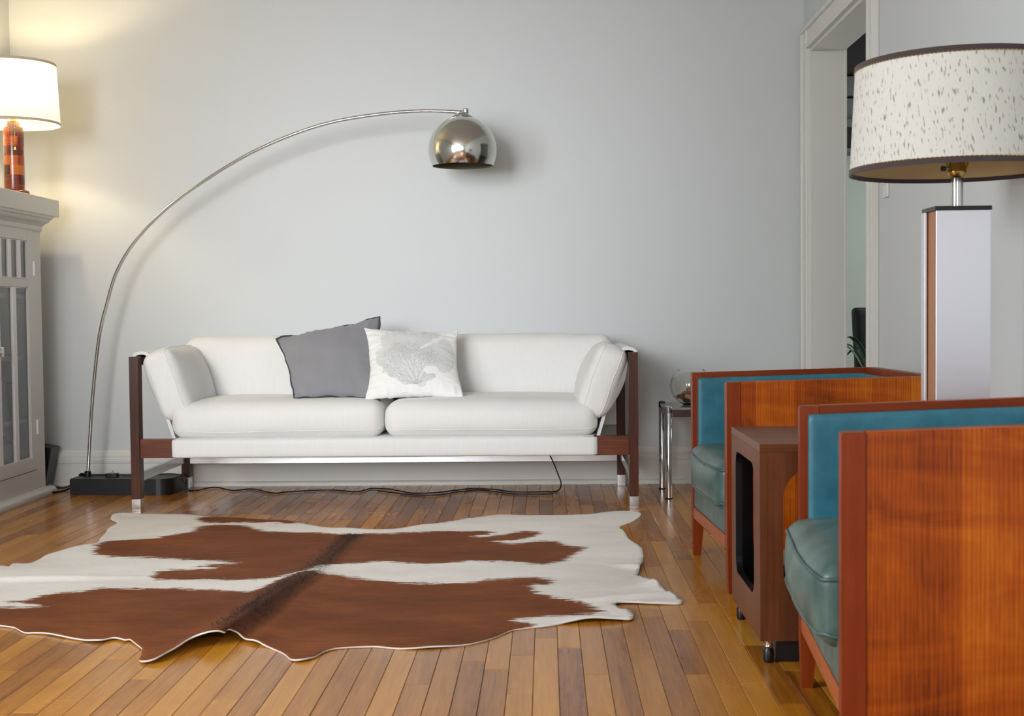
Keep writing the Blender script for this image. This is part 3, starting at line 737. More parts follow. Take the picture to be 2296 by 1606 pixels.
# slings of the arms and the back
def sling(name, prof, u0, u1, axis, t=.014):
    """prof: (offset, z) polyline; extruded along the axis with thickness t"""
    P = catmull([(p[0], 0, p[1]) for p in prof], 6); P = [(p.x, p.z) for p in P]
    v, f = [], []; n = len(P); K = 14
    for k in range(K+1):
        u = u0+(u1-u0)*k/K
        for i, (a, z) in enumerate(P):
            dx = P[min(i+1, n-1)][0]-P[max(i-1, 0)][0]; dz = P[min(i+1, n-1)][1]-P[max(i-1, 0)][1]
            L = math.hypot(dx, dz); nx, nz = -dz/L, dx/L
            for s in (.5, -.5):
                q = (a+nx*t*s, z+nz*t*s); w_ = .002*noise.noise(Vector((q[0]*6, u*6, q[1]*6)))
                p = (q[0]+w_, u, q[1]) if axis == 'y' else (u, q[0]+w_, q[1])
                v.append(Vector(p)-so_o)
    R_ = 2*n
    for k in range(K):
        for i in range(n-1):
            for s in (0, 1):
                q = [k*R_+2*i+s, (k+1)*R_+2*i+s, (k+1)*R_+2*i+2+s, k*R_+2*i+2+s]
                f.append(tuple(q if s == 0 else reversed(q)))
        for i in (0, n-1):
            f.append((k*R_+2*i, k*R_+2*i+1, (k+1)*R_+2*i+1, (k+1)*R_+2*i))
    for k in (0, K):
        for i in range(n-1): f.append((k*R_+2*i, k*R_+2*i+1, k*R_+2*i+3, k*R_+2*i+2))
    bm = bmesh.new(); vs = [bm.verts.new(p) for p in v]
    for q in f: bm.faces.new([vs[i] for i in q])
    bmesh.ops.recalc_face_normals(bm, faces=bm.faces)
    return from_bm(name, bm, M['linen_in'], so, 50)
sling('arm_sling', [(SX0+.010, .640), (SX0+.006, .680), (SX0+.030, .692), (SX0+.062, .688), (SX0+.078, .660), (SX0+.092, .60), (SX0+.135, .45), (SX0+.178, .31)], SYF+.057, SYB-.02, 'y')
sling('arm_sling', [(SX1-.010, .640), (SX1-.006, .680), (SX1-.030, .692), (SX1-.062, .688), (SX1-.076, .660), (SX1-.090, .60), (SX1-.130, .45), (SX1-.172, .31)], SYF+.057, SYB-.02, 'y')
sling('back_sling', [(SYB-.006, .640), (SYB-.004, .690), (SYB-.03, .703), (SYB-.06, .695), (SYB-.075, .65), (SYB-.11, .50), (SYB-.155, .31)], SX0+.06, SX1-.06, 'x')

# loose cushions that belong to the sofa's set: each can be lifted off
G_seat = 'white seat cushions of the sofa'
def loose(name, size, r, Mx, n, bulge, wob, seed, label, group, seam_axis='z', seam_levels=(), cat='cushion', post=None):
    loc = Mx.translation.copy()
    e = empty(name, loc, 0, label, cat, group)
    ML = Matrix.Translation(-loc) @ Mx
    cushion('cover', size, r, M['linen'], e, ML, n, bulge, wob, seed, post)
    for lv in seam_levels:
        tube('seam', cushion_ring(size, r, bulge, wob, seed, seam_axis, lv, ML, post), .0022, M['linen'], e, 6, True)
    return e
def sagfront(p):
    return p
for (a, b, sd, wh) in ((-1.645, -.712, 2.0, 'left'), (-.706, .222, 9.0, 'right')):
    loose('seat_cushion', (b-a, .60, .150), .055, Matrix.Translation(((a+b)/2, -.545, .393)), (34, 22, 12), (.006, .016, .016), .005, sd,
          'white linen seat cushion on the half of the sofa %s' % ('nearer the arc lamp base' if wh == 'left' else 'nearer the chrome side table'), G_seat, 'z', (-.62,))
for (a, b, sd, wh) in ((-1.725, -.712, 4.0, 'left'), (-.706, .312, 13.0, 'right')):
    Mx = Matrix.Translation(((a+b)/2, -.275, .592)) @ Matrix.Rotation(-.22, 4, 'X')
    loose('back_cushion', (b-a, .155, .312), .062, Mx, (34, 10, 20), (.006, .018, .006), .006, sd,
          'white linen back cushion behind the %s' % ('slate pillow' if wh == 'left' else 'coral print pillow'), 'white back cushions of the sofa', 'y', (.55,))
# arm cushions leaning on the slings
Mx = Matrix.Translation((-1.660, -.575, .553)) @ Matrix.Rotation(-.34, 4, 'Y') @ Matrix.Rotation(.0, 4, 'Z')
loose('arm_cushion', (.135, .52, .300), .040, Mx, (10, 24, 18), (.036, .006, .014), .006, 6.0, 'square white linen cushion leaning on the arm beside the arc lamp', 'white arm cushions of the sofa', 'x', (.66, -.66))
Mx = Matrix.Translation((.242, -.575, .553)) @ Matrix.Rotation(.36, 4, 'Y')
loose('arm_cushion', (.135, .52, .300), .040, Mx, (10, 24, 18), (.036, .006, .014), .007, 16.0, 'square white linen cushion leaning on the arm beside the side table', 'white arm cushions of the sofa', 'x', (.66, -.66))

# throw pillows
def throw(name, c, t, mat, label, seed, pipe=None, attr=None, nrm=None, **k):
    ctr = sum((Vector(q) for q in c), Vector())/4; ctr.z = min(q[2] for q in c)
    e = empty(name, ctr, 0, label, 'pillow', 'throw pillows on the sofa')
    cc = [Vector(q)-ctr for q in c]
    o, ring = pillow('cover', *cc, t, mat, e, seed=seed, attr=attr, nrm=nrm, **k)
    if pipe: tube('piping', ring, .0042, pipe, e, 6, True)
    return e
throw('throw_pillow', ((-1.125, -.69, .478), (-.745, -.69, .470), (-.772, -.40, .842), (-1.255, -.43, .745)), .072, M['slate'], 'slate grey pillow with dark piping tilted on the sofa', 3.0, M['slate_dark'], sag=.15, wob=.013, pinch=.085)

# sea-fan print: an envelope with a network of branches
G = 420
env = np.zeros((G, G), np.float32); br = np.zeros((G, G), np.float32)
ys, xs = np.mgrid[0:G, 0:G]; U = (xs+.5)/G; V = (ys+.5)/G
def blob(cx, cy, rx, ry, a=0):
    ca, sa = math.cos(a), math.sin(a); dx, dy = U-cx, V-cy
    return 1-np.sqrt(((dx*ca+dy*sa)/rx)**2+((-dx*sa+dy*ca)/ry)**2)
sd = np.full((G, G), -9.0)
for q in ((.36, .72, .22, .24, 0), (.50, .78, .24, .16, 0), (.62, .84, .17, .10, 0), (.72, .885, .10, .04, 0), (.62, .66, .14, .13, 0), (.30, .50, .20, .20, 0), (.15, .50, .07, .15, 0), (.33, .33, .18, .15, -.6), (.43, .20, .14, .10, -.6), (.50, .45, .22, .28, 0), (.70, .52, .18, .17, 0), (.85, .55, .12, .27, 0), (.80, .38, .13, .12, 0), (.57, .14, .06, .08, 0), (.65, .19, .08, .05, .4), (.54, .28, .10, .14, 0)):
    sd = np.maximum(sd, blob(*q))
for q in ((.70, .70, .13, .020, .75), (.68, .29, .075, .05, .2)):
    sd = np.minimum(sd, -blob(*q)*.8)
nz = np.zeros((G, G))
for k in range(60):
    fx, fy, ph = np.random.uniform(-70, 70), np.random.uniform(-70, 70), np.random.uniform(0, 6.28)
    nz += np.sin(U*fx+V*fy+ph)/60**.5
env = np.clip((sd+.07*nz)*9, 0, 1).astype(np.float32)
def draw(p, q, wd, val):
    n = int(max(abs(p[0]-q[0]), abs(p[1]-q[1]))*G)+2
    for t in np.linspace(0, 1, n):
        x, y = (p[0]+(q[0]-p[0])*t)*G, (p[1]+(q[1]-p[1])*t)*G
        r_ = int(wd+1)
        for i in range(int(x)-r_, int(x)+r_+1):
            for j in range(int(y)-r_, int(y)+r_+1):
                if 0 <= i < G and 0 <= j < G and (i-x)**2+(j-y)**2 <= wd*wd+.5: br[j, i] = max(br[j, i], val)
def grow(p, a, ln, wd, dep):
    if dep <= 0 or not (0.03 < p[0] < .97 and .03 < p[1] < .97): return
    q = (p[0]+math.cos(a)*ln, p[1]+math.sin(a)*ln)
    if env[min(G-1, int(q[1]*G)), min(G-1, int(q[0]*G))] < .05 and dep < 6: return
    draw(p, q, wd, .55+.45*min(1, wd/2.2))
    grow(q, a+random.uniform(.12, .42), ln*random.uniform(.8, .95), wd*.74, dep-1)
    grow(q, a-random.uniform(.12, .42), ln*random.uniform(.8, .95), wd*.74, dep-1)
    if random.random() < .3: grow(q, a+random.choice((-1, 1))*random.uniform(.6, .9), ln*.7, wd*.5, dep-2)
for (a, ln) in ((1.75, .12), (2.25, .11), (1.35, .10), (2.65, .085), (.85, .09), (.45, .05), (2.95, .06)): grow((.52, .10), a, ln, 2.2, 8)
PR = np.clip(env*.42+br*.55*np.clip(env*3+.2, 0, 1), 0, 1)
def coral(u, w_, s):
    if s < 0: return 0.0
    i, j = int((u+1)/2*(G-1)), int((w_+1)/2*(G-1))
    return float(PR[j, i])
def coral_mat():
    t = NT('white_cotton_with_sea_fan_print'); c = t.coords(); w_ = t.noise(c, 900, 2); t.bump(w_, .2, .001)
    at = t.add('ShaderNodeAttribute', attribute_name='print')
    vo = t.add('ShaderNodeTexVoronoi', feature='DISTANCE_TO_EDGE'); vo.inputs['Scale'].default_value = 150; t.l(c, vo.inputs['Vector'])
    net = t.ramp(vo.outputs['Distance'], [(.0, (1, 1, 1)), (.16, (.25, .25, .25))])
    f = t.math('MULTIPLY', at.outputs['Fac'], t.math('MULTIPLY_ADD', net, .65, .40))
    f = t.math('MINIMUM', f, 1.0)
    return t.set(t.mix(f, S(232, 231, 230), S(150, 160, 160)), .92, 0, Sheen_Weight=.15)
M['coral'] = coral_mat()
throw('throw_pillow', ((-.802, -.725, .474), (-.362, -.700, .474), (-.402, -.46, .775), (-.838, -.48, .790)), .070, M['coral'], 'white pillow printed with a grey sea fan leaning on the sofa', 8.0, None, ('print', coral), n=190, wob=.006, pinch=.10, sag=.2)

# ------------------------------------------------------------------ arc lamp
al = empty('arc_lamp', (-2.03, -.21, 0), 0, 'chrome arc floor lamp with black stone base reaching over the sofa', 'floor lamp')
alo = Vector((-2.03, -.21, 0))
bpoly = [(-2.29, -.305), (-1.86, -.345)]+[(-1.86+.075*math.sin(a), -.270-.075*math.cos(a)) for a in (.3, .6, .9, 1.2, 1.5)]+[(-1.778, -.13), (-2.29, -.105)]
prism('base', [(x-alo.x, y-alo.y) for x, y in bpoly], 0, .078, M['marble'], al, 'z', .004)
arc_pts = [Vector((ARC[0][0], ARC[0][1], .078))]+[Vector(p) for p in ARC[1:]]
tube('arc_pole', [p-alo for p in catmull(arc_pts, 10)], .0085, M['chrome'], al, 14)
lathe('pole_socket', [(.016, .078), (.016, .10), (.012, .104), (.0, .104)], 18, M['black_plastic'], al, (arc_pts[0].x-alo.x, arc_pts[0].y-alo.y, 0))
DC = Vector((-.379, -.40, 1.608)); RD = .159
hx, hy = ARC[-1][0]-alo.x+.008, ARC[-1][1]-alo.y
lathe('elbow', [(0, 1.756), (.013, 1.756), (.015, 1.759), (.015, 1.797), (.012, 1.800), (0, 1.800)], 20, M['chrome'], al, (hx, hy, 0))
dm = empty('lamp_head', DC-alo); dm.parent = al
TM = Matrix.Rotation(.0, 4, 'Y')
prof = [(RD*math.sin(a), RD*math.cos(a)) for a in np.linspace(.30, PI*.5+.475, 40)]
open_lathe('dome_shade', prof, 64, M['chrome_dome'], dm, smooth=180)
prof_in = [((RD-.003)*math.sin(a), (RD-.003)*math.cos(a)) for a in np.linspace(PI*.5+.475, .0, 30)]
open_lathe('inner_shade', [prof[-1]]+prof_in, 64, M['dome_in'], dm, smooth=180)
open_lathe('vent_rim', [(.047, .1515), (.049, .1525), (.047, .1555), (.042, .1545), (.040, .148)], 48, M['steel'], dm)
bm = bmesh.new()
for k in range(40):
    a = k*2*PI/40; r_ = .038; vv = bmesh.ops.create_icosphere(bm, subdivisions=1, radius=.0022, matrix=Matrix.Translation((r_*math.cos(a), r_*math.sin(a), .1585)))
o = from_bm('beaded_collar', bm, M['steel'], dm, 180); o['kind'] = 'stuff'
open_lathe('cap', [(.040, .150), (.038, .160), (.030, .168), (.022, .173), (.014, .176), (.0, .1765)], 40, M['chrome_dome'], dm)
M['bulb'] = plain('frosted_bulb', S(210, 210, 200), .4)
lathe('bulb', [(0, -.04), (.02, -.035), (.03, -.015), (.028, .01), (.014, .04), (.013, .08), (0, .08)], 20, M['bulb'], dm, (0, 0, 0), None, 180)

fs = empty('foot_switch', Vector((-2.105, -.235, .078))-alo); fs.parent = al
prism('housing', [(-.030, -.011), (-.022, -.017), (.022, -.017), (.030, -.011), (.030, .011), (.022, .017), (-.022, .017), (-.030, .011)], 0, .017, M['black_plastic'], fs, 'z', .002)
lathe('collar', [(.008, .017), (.008, .020), (.005, .022), (0, .022)], 14, M['steel'], fs)
tube('toggle', [(0, 0, .02), (.002, 0, .034)], .003, M['chrome'], fs, 10)

def cord(name, pts, r, label, clamp=-.045):
    P = [(x, min(y-(.03 if z < .03 else 0), clamp), max(z, r)) for x, y, z in pts]
    if name == 'power_cord': return tube(name, [p-alo for p in catmull(P, 6)], r, M['rubber'], al, 8)
    o = tube(name, catmull(P, 6), r, M['rubber'], None, 8)
    return tag(o, label, 'cable', 'black cables beside the bookcase foot')
cord('power_cord', [(arc_pts[0].x+.012, -.21, .083), (-2.17, -.212, .083), (-2.14, -.233, .086)], .003, 'short black cord on the stone base from the pole to the switch')
cord('power_cord', [(-2.072, -.236, .086), (-2.02, -.225, .082), (-1.96, -.19, .082), (-1.90, -.18, .082), (-1.80, -.19, .080), (-1.765, -.185, .03)]+CORD_FLOOR[5:], .0032, 'black cord trailing along the floor beneath the sofa')
cord('power_cord', [(x, y-.03, z) for x, y, z in CORD_SECOND], .0028, 'second loose strand of black cord on the floor under the right half of the sofa')
cord('extension_cable', [(-2.56, -.10, .05), (-2.46, -.09, .02), (-2.38, -.085, .012), (-2.315, -.10, .05), (-2.285, -.15, .0815), (-2.255, -.19, .082)], .005, 'black cord from behind the bookcase up over the stone base corner')
cord('extension_cable', [(-2.50, -.19, .012), (-2.41, -.215, .006), (-2.36, -.15, .006), (-2.315, -.12, .035), (-2.287, -.17, .082), (-2.25, -.197, .083)], .005, 'black cord looping low over the floor beside the bookcase foot')
# speaker leaning behind the bookcase, and a plug box
sp = empty('speaker', (-2.53, -.10, 0), 0, 'small black speaker leaning in the gap behind the bookcase', 'speaker')
MS = Matrix.Rotation(.20, 4, 'Y')
o = box('cabinet_box', -.07, .055, -.055, .055, .014, .225, M['black_plastic'], sp, .004, 2, MS)
box('grille', -.06, .045, -.060, -.054, .025, .215, M['rubber'], sp, .003, 2, MS)
pa = empty('power_adapter', (-2.455, -.165, 0), 0, 'small grey plug-in adapter lying on the floor at the bookcase foot', 'adapter')
box('casing', -.045, .03, -.022, .022, 0, .034, M['grey_plastic'], pa, .005)
box('prong', .03, .045, -.010, -.006, .012, .022, M['steel'], pa, .0005); box('prong', .03, .045, .006, .010, .012, .022, M['steel'], pa, .0005)

# ------------------------------------------------------------------ table lamp on the mantel
LX, LY, LZ = -2.441, -.50, 1.42
tl = empty('table_lamp', (LX, LY, LZ), 0, 'lit table lamp with cream drum shade and striped turned wood body', 'table lamp')
def seg_wood():
    t = NT('laminated_wood_bands'); tc = t.add('ShaderNodeTexCoord'); sx = t.add('ShaderNodeSeparateXYZ'); t.l(tc.outputs['Object'], sx.inputs[0])
    ang = t.math('ARCTAN2', sx.outputs[1], sx.outputs[0])
    lev = t.math('FLOOR', t.math('DIVIDE', sx.outputs[2], .044)); seg = t.math('FLOOR', t.math('MULTIPLY_ADD', ang, 2/PI, t.math('MULTIPLY', t.math('MODULO', lev, 2.0), .5)))
    wn = t.add('ShaderNodeTexWhiteNoise', noise_dimensions='2D'); cv = t.add('ShaderNodeCombineXYZ'); t.l(seg, cv.inputs[0]); t.l(lev, cv.inputs[1]); t.l(cv.outputs[0], wn.inputs['Vector'])
    c = t.coords((1, 1, 5)); n = t.noise(c, 30, 5, .6, .6)
    f = t.math('MULTIPLY_ADD', n, .45, t.math('MULTIPLY', wn.outputs['Value'], .6))
    return t.set(t.ramp(f, [(.25, S(70, 22, 8)), (.5, S(132, 56, 14)), (.8, S(190, 104, 34))]), .25, 0, Coat_Weight=.5, Coat_Roughness=.1)
M['bands'] = seg_wood()
lathe('base', [(.0, 0), (.060, 0), (.066, .004), (.066, .012), (.060, .018), (.046, .020), (0, .020)], 40, M['bands'], tl)
lathe('body', [(.0, .02), (.0445, .02), (.0455, .026), (.0455, .296), (.0445, .306), (.031, .308), (.031, .330), (.028, .334), (.0, .334)], 48, M['bands'], tl)
lathe('socket', [(.012, .334), (.012, .345), (.019, .35), (.019, .40), (.015, .405), (0, .405)], 20, M['brass'], tl)
zb, zt = .320, .598
rb, rtp = .207, .193
def shade_mat(name, col, em, emcol):
    t = NT(name); c = t.coords((1, 1, 1)); w_ = t.noise(c, 500, 2)
    tr = t.add('ShaderNodeBsdfTranslucent'); tr.inputs[0].default_value = col
    mx = t.add('ShaderNodeMixShader'); mx.inputs[0].default_value = .38
    t.b.inputs['Base Color'].default_value = col; t.b.inputs['Roughness'].default_value = .9
    t.b.inputs['Emission Color'].default_value = emcol; t.b.inputs['Emission Strength'].default_value = em
    t.bump(w_, .15, .001)
    t.l(t.b.outputs[0], mx.inputs[1]); t.l(tr.outputs[0], mx.inputs[2]); t.l(mx.outputs[0], t.out.inputs[0])
    return t.m
M['lit_shade'] = shade_mat('lit_cream_shade', (.84, .81, .74, 1), 0.30, (1, .88, .66, 1))
shd = open_lathe('lamp_shade', [(rb, zb), (rtp, zt), (rtp-.003, zt), (rb-.003, zb), (rb, zb)], 72, M['lit_shade'], tl, smooth=40)
M['shade_tape'] = fabric('cream_shade_tape', S(214, 200, 186), 700, .05, .2)
for (r_, z_) in ((rb, zb+.004), (rtp, zt-.004)):
    open_lathe('edge_tape', [(r_+.0012, z_-.006), (r_+.0014, z_+.006)], 72, M['shade_tape'], shd)
for k in range(3):
    a = k*2*PI/3+.9
    tube('spider_arm', [(.012*math.cos(a), .012*math.sin(a), .345), (.06*math.cos(a), .06*math.sin(a), .352), ((rb-.006)*math.cos(a), (rb-.006)*math.sin(a), zb+.012)], .0022, M['brass'], tl, 6)
M['lit_bulb'] = NT('lit_bulb_glass').set((1, .9, .7, 1), .3, 0, Emission_Strength=12.0, Emission_Color=(1, .78, .45, 1))
lathe('bulb', [(.0, .395), (.012, .395), (.014, .402), (.020, .418), (.019, .430), (.012, .439), (.0, .442)], 20, M['lit_bulb'], tl, (0, 0, 0), None, 180)
ch = [(.020+.006, -.030, .338-.0075*k) for k in range(17)]
bm = bmesh.new()
for p in ch: bmesh.ops.create_icosphere(bm, subdivisions=1, radius=.0026, matrix=Matrix.Translation((p[0], p[1]-.018, p[2])))
o = from_bm('pull_chain', bm, M['brass'], tl, 180)
lathe('chain_bell', [(.0, .198), (.007, .198), (.005, .205), (.002, .213), (0, .213)], 12, M['brass'], o, (.026, -.048, 0))
lp = bpy.data.lights.new('table_lamp_glow', 'POINT'); lp.energy = 16; lp.color = (1, .80, .48); lp.shadow_soft_size = .03
lo = bpy.data.objects.new('bulb_light', lp); COL.objects.link(lo); lo.parent = tl; lo.location = (0, 0, .478)

# ------------------------------------------------------------------ chrome and glass side table with a bowl
st = empty('side_table', (.80, -.38, 0), 0, 'small chrome tube side table with glass top holding the glass bowl', 'side table')
sto = Vector((.80, -.38, 0))
TX0, TX1, TY0, TY1, TH = .535, 1.02, -.565, -.20, .418
for x in (TX0+.017, TX1-.017):
    for y in (TY0+.017, TY1-.017):
        lg = lathe('leg', [(.0, .004), (.0145, .004), (.0145, TH-.006), (.011, TH), (0, TH)], 20, M['chrome'], st, (x-sto.x, y-sto.y, 0))
        lathe('foot_cap', [(0, 0), (.018, 0), (.018, .005), (.0, .006)], 18, M['rubber'], lg, (x-sto.x, y-sto.y, 0))
        lathe('leg_cap', [(.0152, TH-.026), (.0158, TH-.022), (.0158, TH+.001), (.010, TH+.005), (0, TH+.005)], 18, M['black_plastic'] if (x < .7 and y > -.4) else M['chrome'], lg, (x-sto.x, y-sto.y, 0))
M['apron'] = metal('dark_bronze_rail', (.16, .13, .14, 1), .25, .1)
for (a, b, c, d) in ((TX0+.032, TX1-.032, TY0+.008, TY0+.020), (TX0+.032, TX1-.032, TY1-.020, TY1-.008), (TX0+.008, TX0+.020, TY0+.032, TY1-.032), (TX1-.020, TX1-.008, TY0+.032, TY1-.032)):
    box('apron_rail', a-sto.x, b-sto.x, c-sto.y, d-sto.y, TH-.045, TH-.012, M['apron'], st, .002)
M['table_glass'] = NT('grey_tinted_glass').set((.62, .70, .68, 1), .03, 0, Transmission_Weight=.75, IOR=1.45)
tpoly = [(TX0+.03, TY0+.005), (TX1-.03, TY0+.005), (TX1-.005, TY0+.03), (TX1-.005, TY1-.03), (TX1-.03, TY1-.005), (TX0+.03, TY1-.005), (TX0+.005, TY1-.03), (TX0+.005, TY0+.03)]
prism('glass_top', [(x-sto.x, y-sto.y) for x, y in tpoly], TH-.012, TH-.002, M['table_glass'], st, 'z', .001)
BX, BY, BZ = .672, -.40, TH-.002
gb = empty('glass_bowl', (BX, BY, BZ), 0, 'round clear glass bowl part filled with corks on the side table', 'bowl')
RB = .098
th0 = .42
out_p = [(0, .0), (.036, .0), (.042, .004)]+[(RB*math.sin(a), .090-RB*math.cos(a)*.95) for a in np.linspace(.52, 2.46, 22)]
top = out_p[-1]
in_p = [((RB-.0025)*math.sin(a), .090-(RB-.0025)*math.cos(a)*.95) for a in np.linspace(2.44, .05, 24)]
M['bowl_glass'] = NT('clear_bowl_glass').set((.97, .98, .97, 1), .01, 0, Transmission_Weight=1, IOR=1.45)
open_lathe('bowl', out_p+[(top[0]-.001, top[1]+.003), (top[0]-.004, top[1]+.002)]+in_p+[(0, .090-(RB-.004)*.95)], 48, M['bowl_glass'], gb, smooth=60)
ck = [plain('cork_%d' % k, c, .8, 0, .35, 120) for k, c in enumerate((S(176, 138, 96), S(150, 104, 70), S(196, 168, 128), S(120, 60, 46)))]
k = 0
crng = random.Random(5)
cm = []
for lay, (nz_, rr, zz) in enumerate(((5, .032, .022), (8, .056, .040), (6, .034, .052), (3, .012, .068))):
    for q in range(nz_):
        a = q*2*PI/nz_+lay*.5; x, y = BX+rr*math.cos(a), BY+rr*math.sin(a)
        o = lathe('cork', [(0, -.019), (.0085, -.019), (.0098, -.0175), (.0102, .0), (.0098, .0175), (.0085, .019), (0, .019)], 12, ck[(q+lay) % 4], None)
        o.location = (x, y, BZ+zz)
        o.rotation_euler = (PI/2+crng.uniform(-.25, .25), crng.uniform(-.2, .2), a+PI/2+PI/2*(lay % 2)*0+crng.uniform(-.3, .3)+PI/2)
        tag(o, 'wine cork lying among the others in the glass bowl', 'cork', 'corks in the glass bowl')
# ------------------------------------------------------------------ armchairs
def armchair(loc, rz, W, L, H, HR, label, seed, prot):
    """local frame: x from the front (0) to the back (L), y from the near arm (0) to the far arm (W)"""
    c = empty('armchair', loc, rz, label, 'armchair', 'teal leather and cherry armchairs')
    T = .042; ZB = .133; EW = .043; BW = .017       # panel thickness, underside, front post width, inner lip
    top = lambda x: H+(HR-H)*x/L
    SHR = Matrix(((1, 0, 0, 0), (0, 1, 0, 0), ((HR-H)/L, 0, 1, 0), (0, 0, 0, 1)))
    for (ya, yb, inn) in ((0, T, 1), (W-T, W, -1)):
        pn = prism('side_panel', [(EW, ZB), (L-.002, ZB), (L-.002, top(L)), (EW, top(EW))], ya+.0005, yb-.0005, M['cherry'], c, 'y', .0012)
        prism('front_post', [(0, ZB), (EW, ZB), (EW, top(EW)), (0, top(0))], ya, yb, M['cherry_edge'], c, 'y', .0022)
        # inner lip along the top, mitred to the post
        yi = yb if inn > 0 else ya
        prism('top_rail', [(EW, top(EW)-BW), (L-T, top(L-T)-BW), (L-T, top(L-T)+.0006), (EW, top(EW)+.0006)], min(yi-inn*.012, yi+inn*.0015), max(yi-inn*.012, yi+inn*.0015), M['cherry_x'], c, 'y', .001)
        # upholstered inside of the arm
        yp = sorted((yi+inn*.001, yi+inn*.030))
        cushion('arm_pad', (L-T-.012, .030, H-.25-BW), .005, M['teal'], c, SHR @ Matrix.Translation((BW+.0+(L-T-.012)/2, (yp[0]+yp[1])/2-inn*.016, .25+(H-.25-BW)/2-.001)), (20, 5, 14), (0, .002, 0), .0012, seed+inn)
    prism('back_panel', [(.0, ZB), (W-2*T, ZB), (W-2*T, HR), (0, HR)], L-T, L, M['cherry_edge'], c, 'x', .0015).location = (0, T, 0)
    prism('back_rail', [(0, HR-BW), (W-2*T, HR-BW), (W-2*T, HR+.001), (0, HR+.001)], L-T-.001, L-T+.012, M['cherry_edge'], c, 'x', .001).location = (0, T, 0)
    cushion('back_pad', (.05, W-2*T-.012, H-.25-BW), .018, M['teal'], c, SHR @ Matrix.Translation((L-T-.018, W/2, .25+(H-.25-BW)/2-.002)) , (6, 20, 14), (.010, 0, 0), .002, seed+7)
    # rails of the seat: leather above, wood below
    cushion('upholstered_rail', (.06, W-2*T+.002, .105), .008, M['teal_seat'], c, Matrix.Translation((.032, W/2, .222)), (4, 16, 6), (.002, 0, 0), .0015, seed+9)
    box('front_rail', .001, .034, T, W-T, ZB, .171, M['cherry_y'], c, .002)
    box('seat_base', .034, L-T, T, W-T, ZB+.012, .26, M['black_lac'], c, 0)
    # loose seat cushion, crowned, with piping
    CL, CW, CH = L-T-.012+prot, W-2*T-.030, .155
    args = ((CL, CW, CH), .038, (.020, .004, .020), .004, seed+3)
    MT = Matrix.Translation((-prot+CL/2, W/2, .238+CH/2))
    def crown(p):
        return p
    sc = cushion('seat_cushion', *args[:2], M['teal_seat'], c, MT, (26, 22, 12), *args[2:])
    for lv in (.70, -.72):
        tube('piping', cushion_ring((CL, CW, CH), .038, *args[2:], 'z', lv, MT @ Matrix.Scale(1.004, 4)), .0042, M['teal_pipe'], sc, 8, True)
    # tapered legs
    for (x, y) in ((.0, .0), (.0, W-.040), (L-.042, .0), (L-.042, W-.040)):
        a0, a1, b0, b1 = x, x+.040, y, y+.040; t = .011
        cx0 = x+(.004 if x < .1 else t); cx1 = x+.040-(t if x < .1 else .004)
        cy0 = y+(.003 if y < .1 else t); cy1 = y+.040-(t if y < .1 else .003)
        v = [(cx0, cy0, 0), (cx1, cy0, 0), (cx1, cy1, 0), (cx0, cy1, 0), (a0, b0, ZB), (a1, b0, ZB), (a1, b1, ZB), (a0, b1, ZB)]
        from_py('leg', v, [(3, 2, 1, 0), (4, 5, 6, 7), (0, 1, 5, 4), (1, 2, 6, 5), (2, 3, 7, 6), (3, 0, 4, 7)], M['cherry_edge'], c)
    return c
armchair((.540, -2.536, 0), math.atan2(.036, .655), .655, .650, .640, .652, 'teal leather cherry armchair between the chrome side table and the walnut cube', 1.0, .014)
armchair((.517, -4.143, 0), -math.atan2(.053, .670), .672, .650, .640, .664, 'teal leather cherry armchair nearest the camera, in front of the walnut cube', 21.0, .034)

# ------------------------------------------------------------------ walnut cube table with rounded openings
TXA, TXB, TYA, TYB, TZA, TZB = .512, 1.135, -3.300, -2.825, .055, .534
ct = empty('cube_table', (TXA, TYA, 0), 0, 'walnut cube table with rounded openings standing between the armchairs under the lamp', 'table')
def holed(name, axis, pos, th, a0, a1, z0, z1, ha0, ha1, hz0, hz1, r, mat_out, mat_in, par):
    """vertical panel with a round-cornered opening; edges and inside face painted black"""
    bm = bmesh.new(); n = 8
    inner = []
    for (cx, cz, s) in ((ha1-r, hz1-r, 0), (ha0+r, hz1-r, 1), (ha0+r, hz0+r, 2), (ha1-r, hz0+r, 3)):
        for k in range(n+1):
            a = (s+k/n)*PI/2; inner.append((cx+r*math.cos(a), cz+r*math.sin(a)))
    outer = []
    for (x, z) in inner:
        cx, cz = (ha0+ha1)/2, (hz0+hz1)/2
        outer.append((x, z))
    # quads from opening to the outer rectangle by corner sector
    cs = [(a1, z1), (a0, z1), (a0, z0), (a1, z0)]
    def P(p, d): return (pos+d, p[0], p[1]) if axis == 'x' else (p[0], pos+d, p[1])
    for d, mi in ((0, 0), (th, 1)):
        I = [bm.verts.new(P(p, d)) for p in inner]; O = [bm.verts.new(P(p, d)) for p in cs]
        for s in range(4):
            seg = I[s*(n+1):(s+1)*(n+1)]
            for k in range(n):
                f = bm.faces.new((seg[k], seg[k+1], O[s])); f.material_index = mi
            nx = I[((s+1)*(n+1)) % len(I)]
            f = bm.faces.new((seg[n], nx, O[(s+1) % 4], O[s])); f.material_index = mi
        if d == 0: I0, O0 = I, O
    m = len(I)
    for k in range(m):
        f = bm.faces.new((I0[k], I0[(k+1) % m], I[(k+1) % m], I[k])); f.material_index = 1
    for k in range(4):
        f = bm.faces.new((O0[k], O[k], O[(k+1) % 4], O0[(k+1) % 4])); f.material_index = 0
    bmesh.ops.recalc_face_normals(bm, faces=bm.faces)
    return from_bm(name, bm, [mat_out, mat_in], par)
LWX, LWY = TXB-TXA, TYB-TYA
tt = .018
TTOP = TZB-.020
zz0, zz1 = TZA+.092, TZB-.058
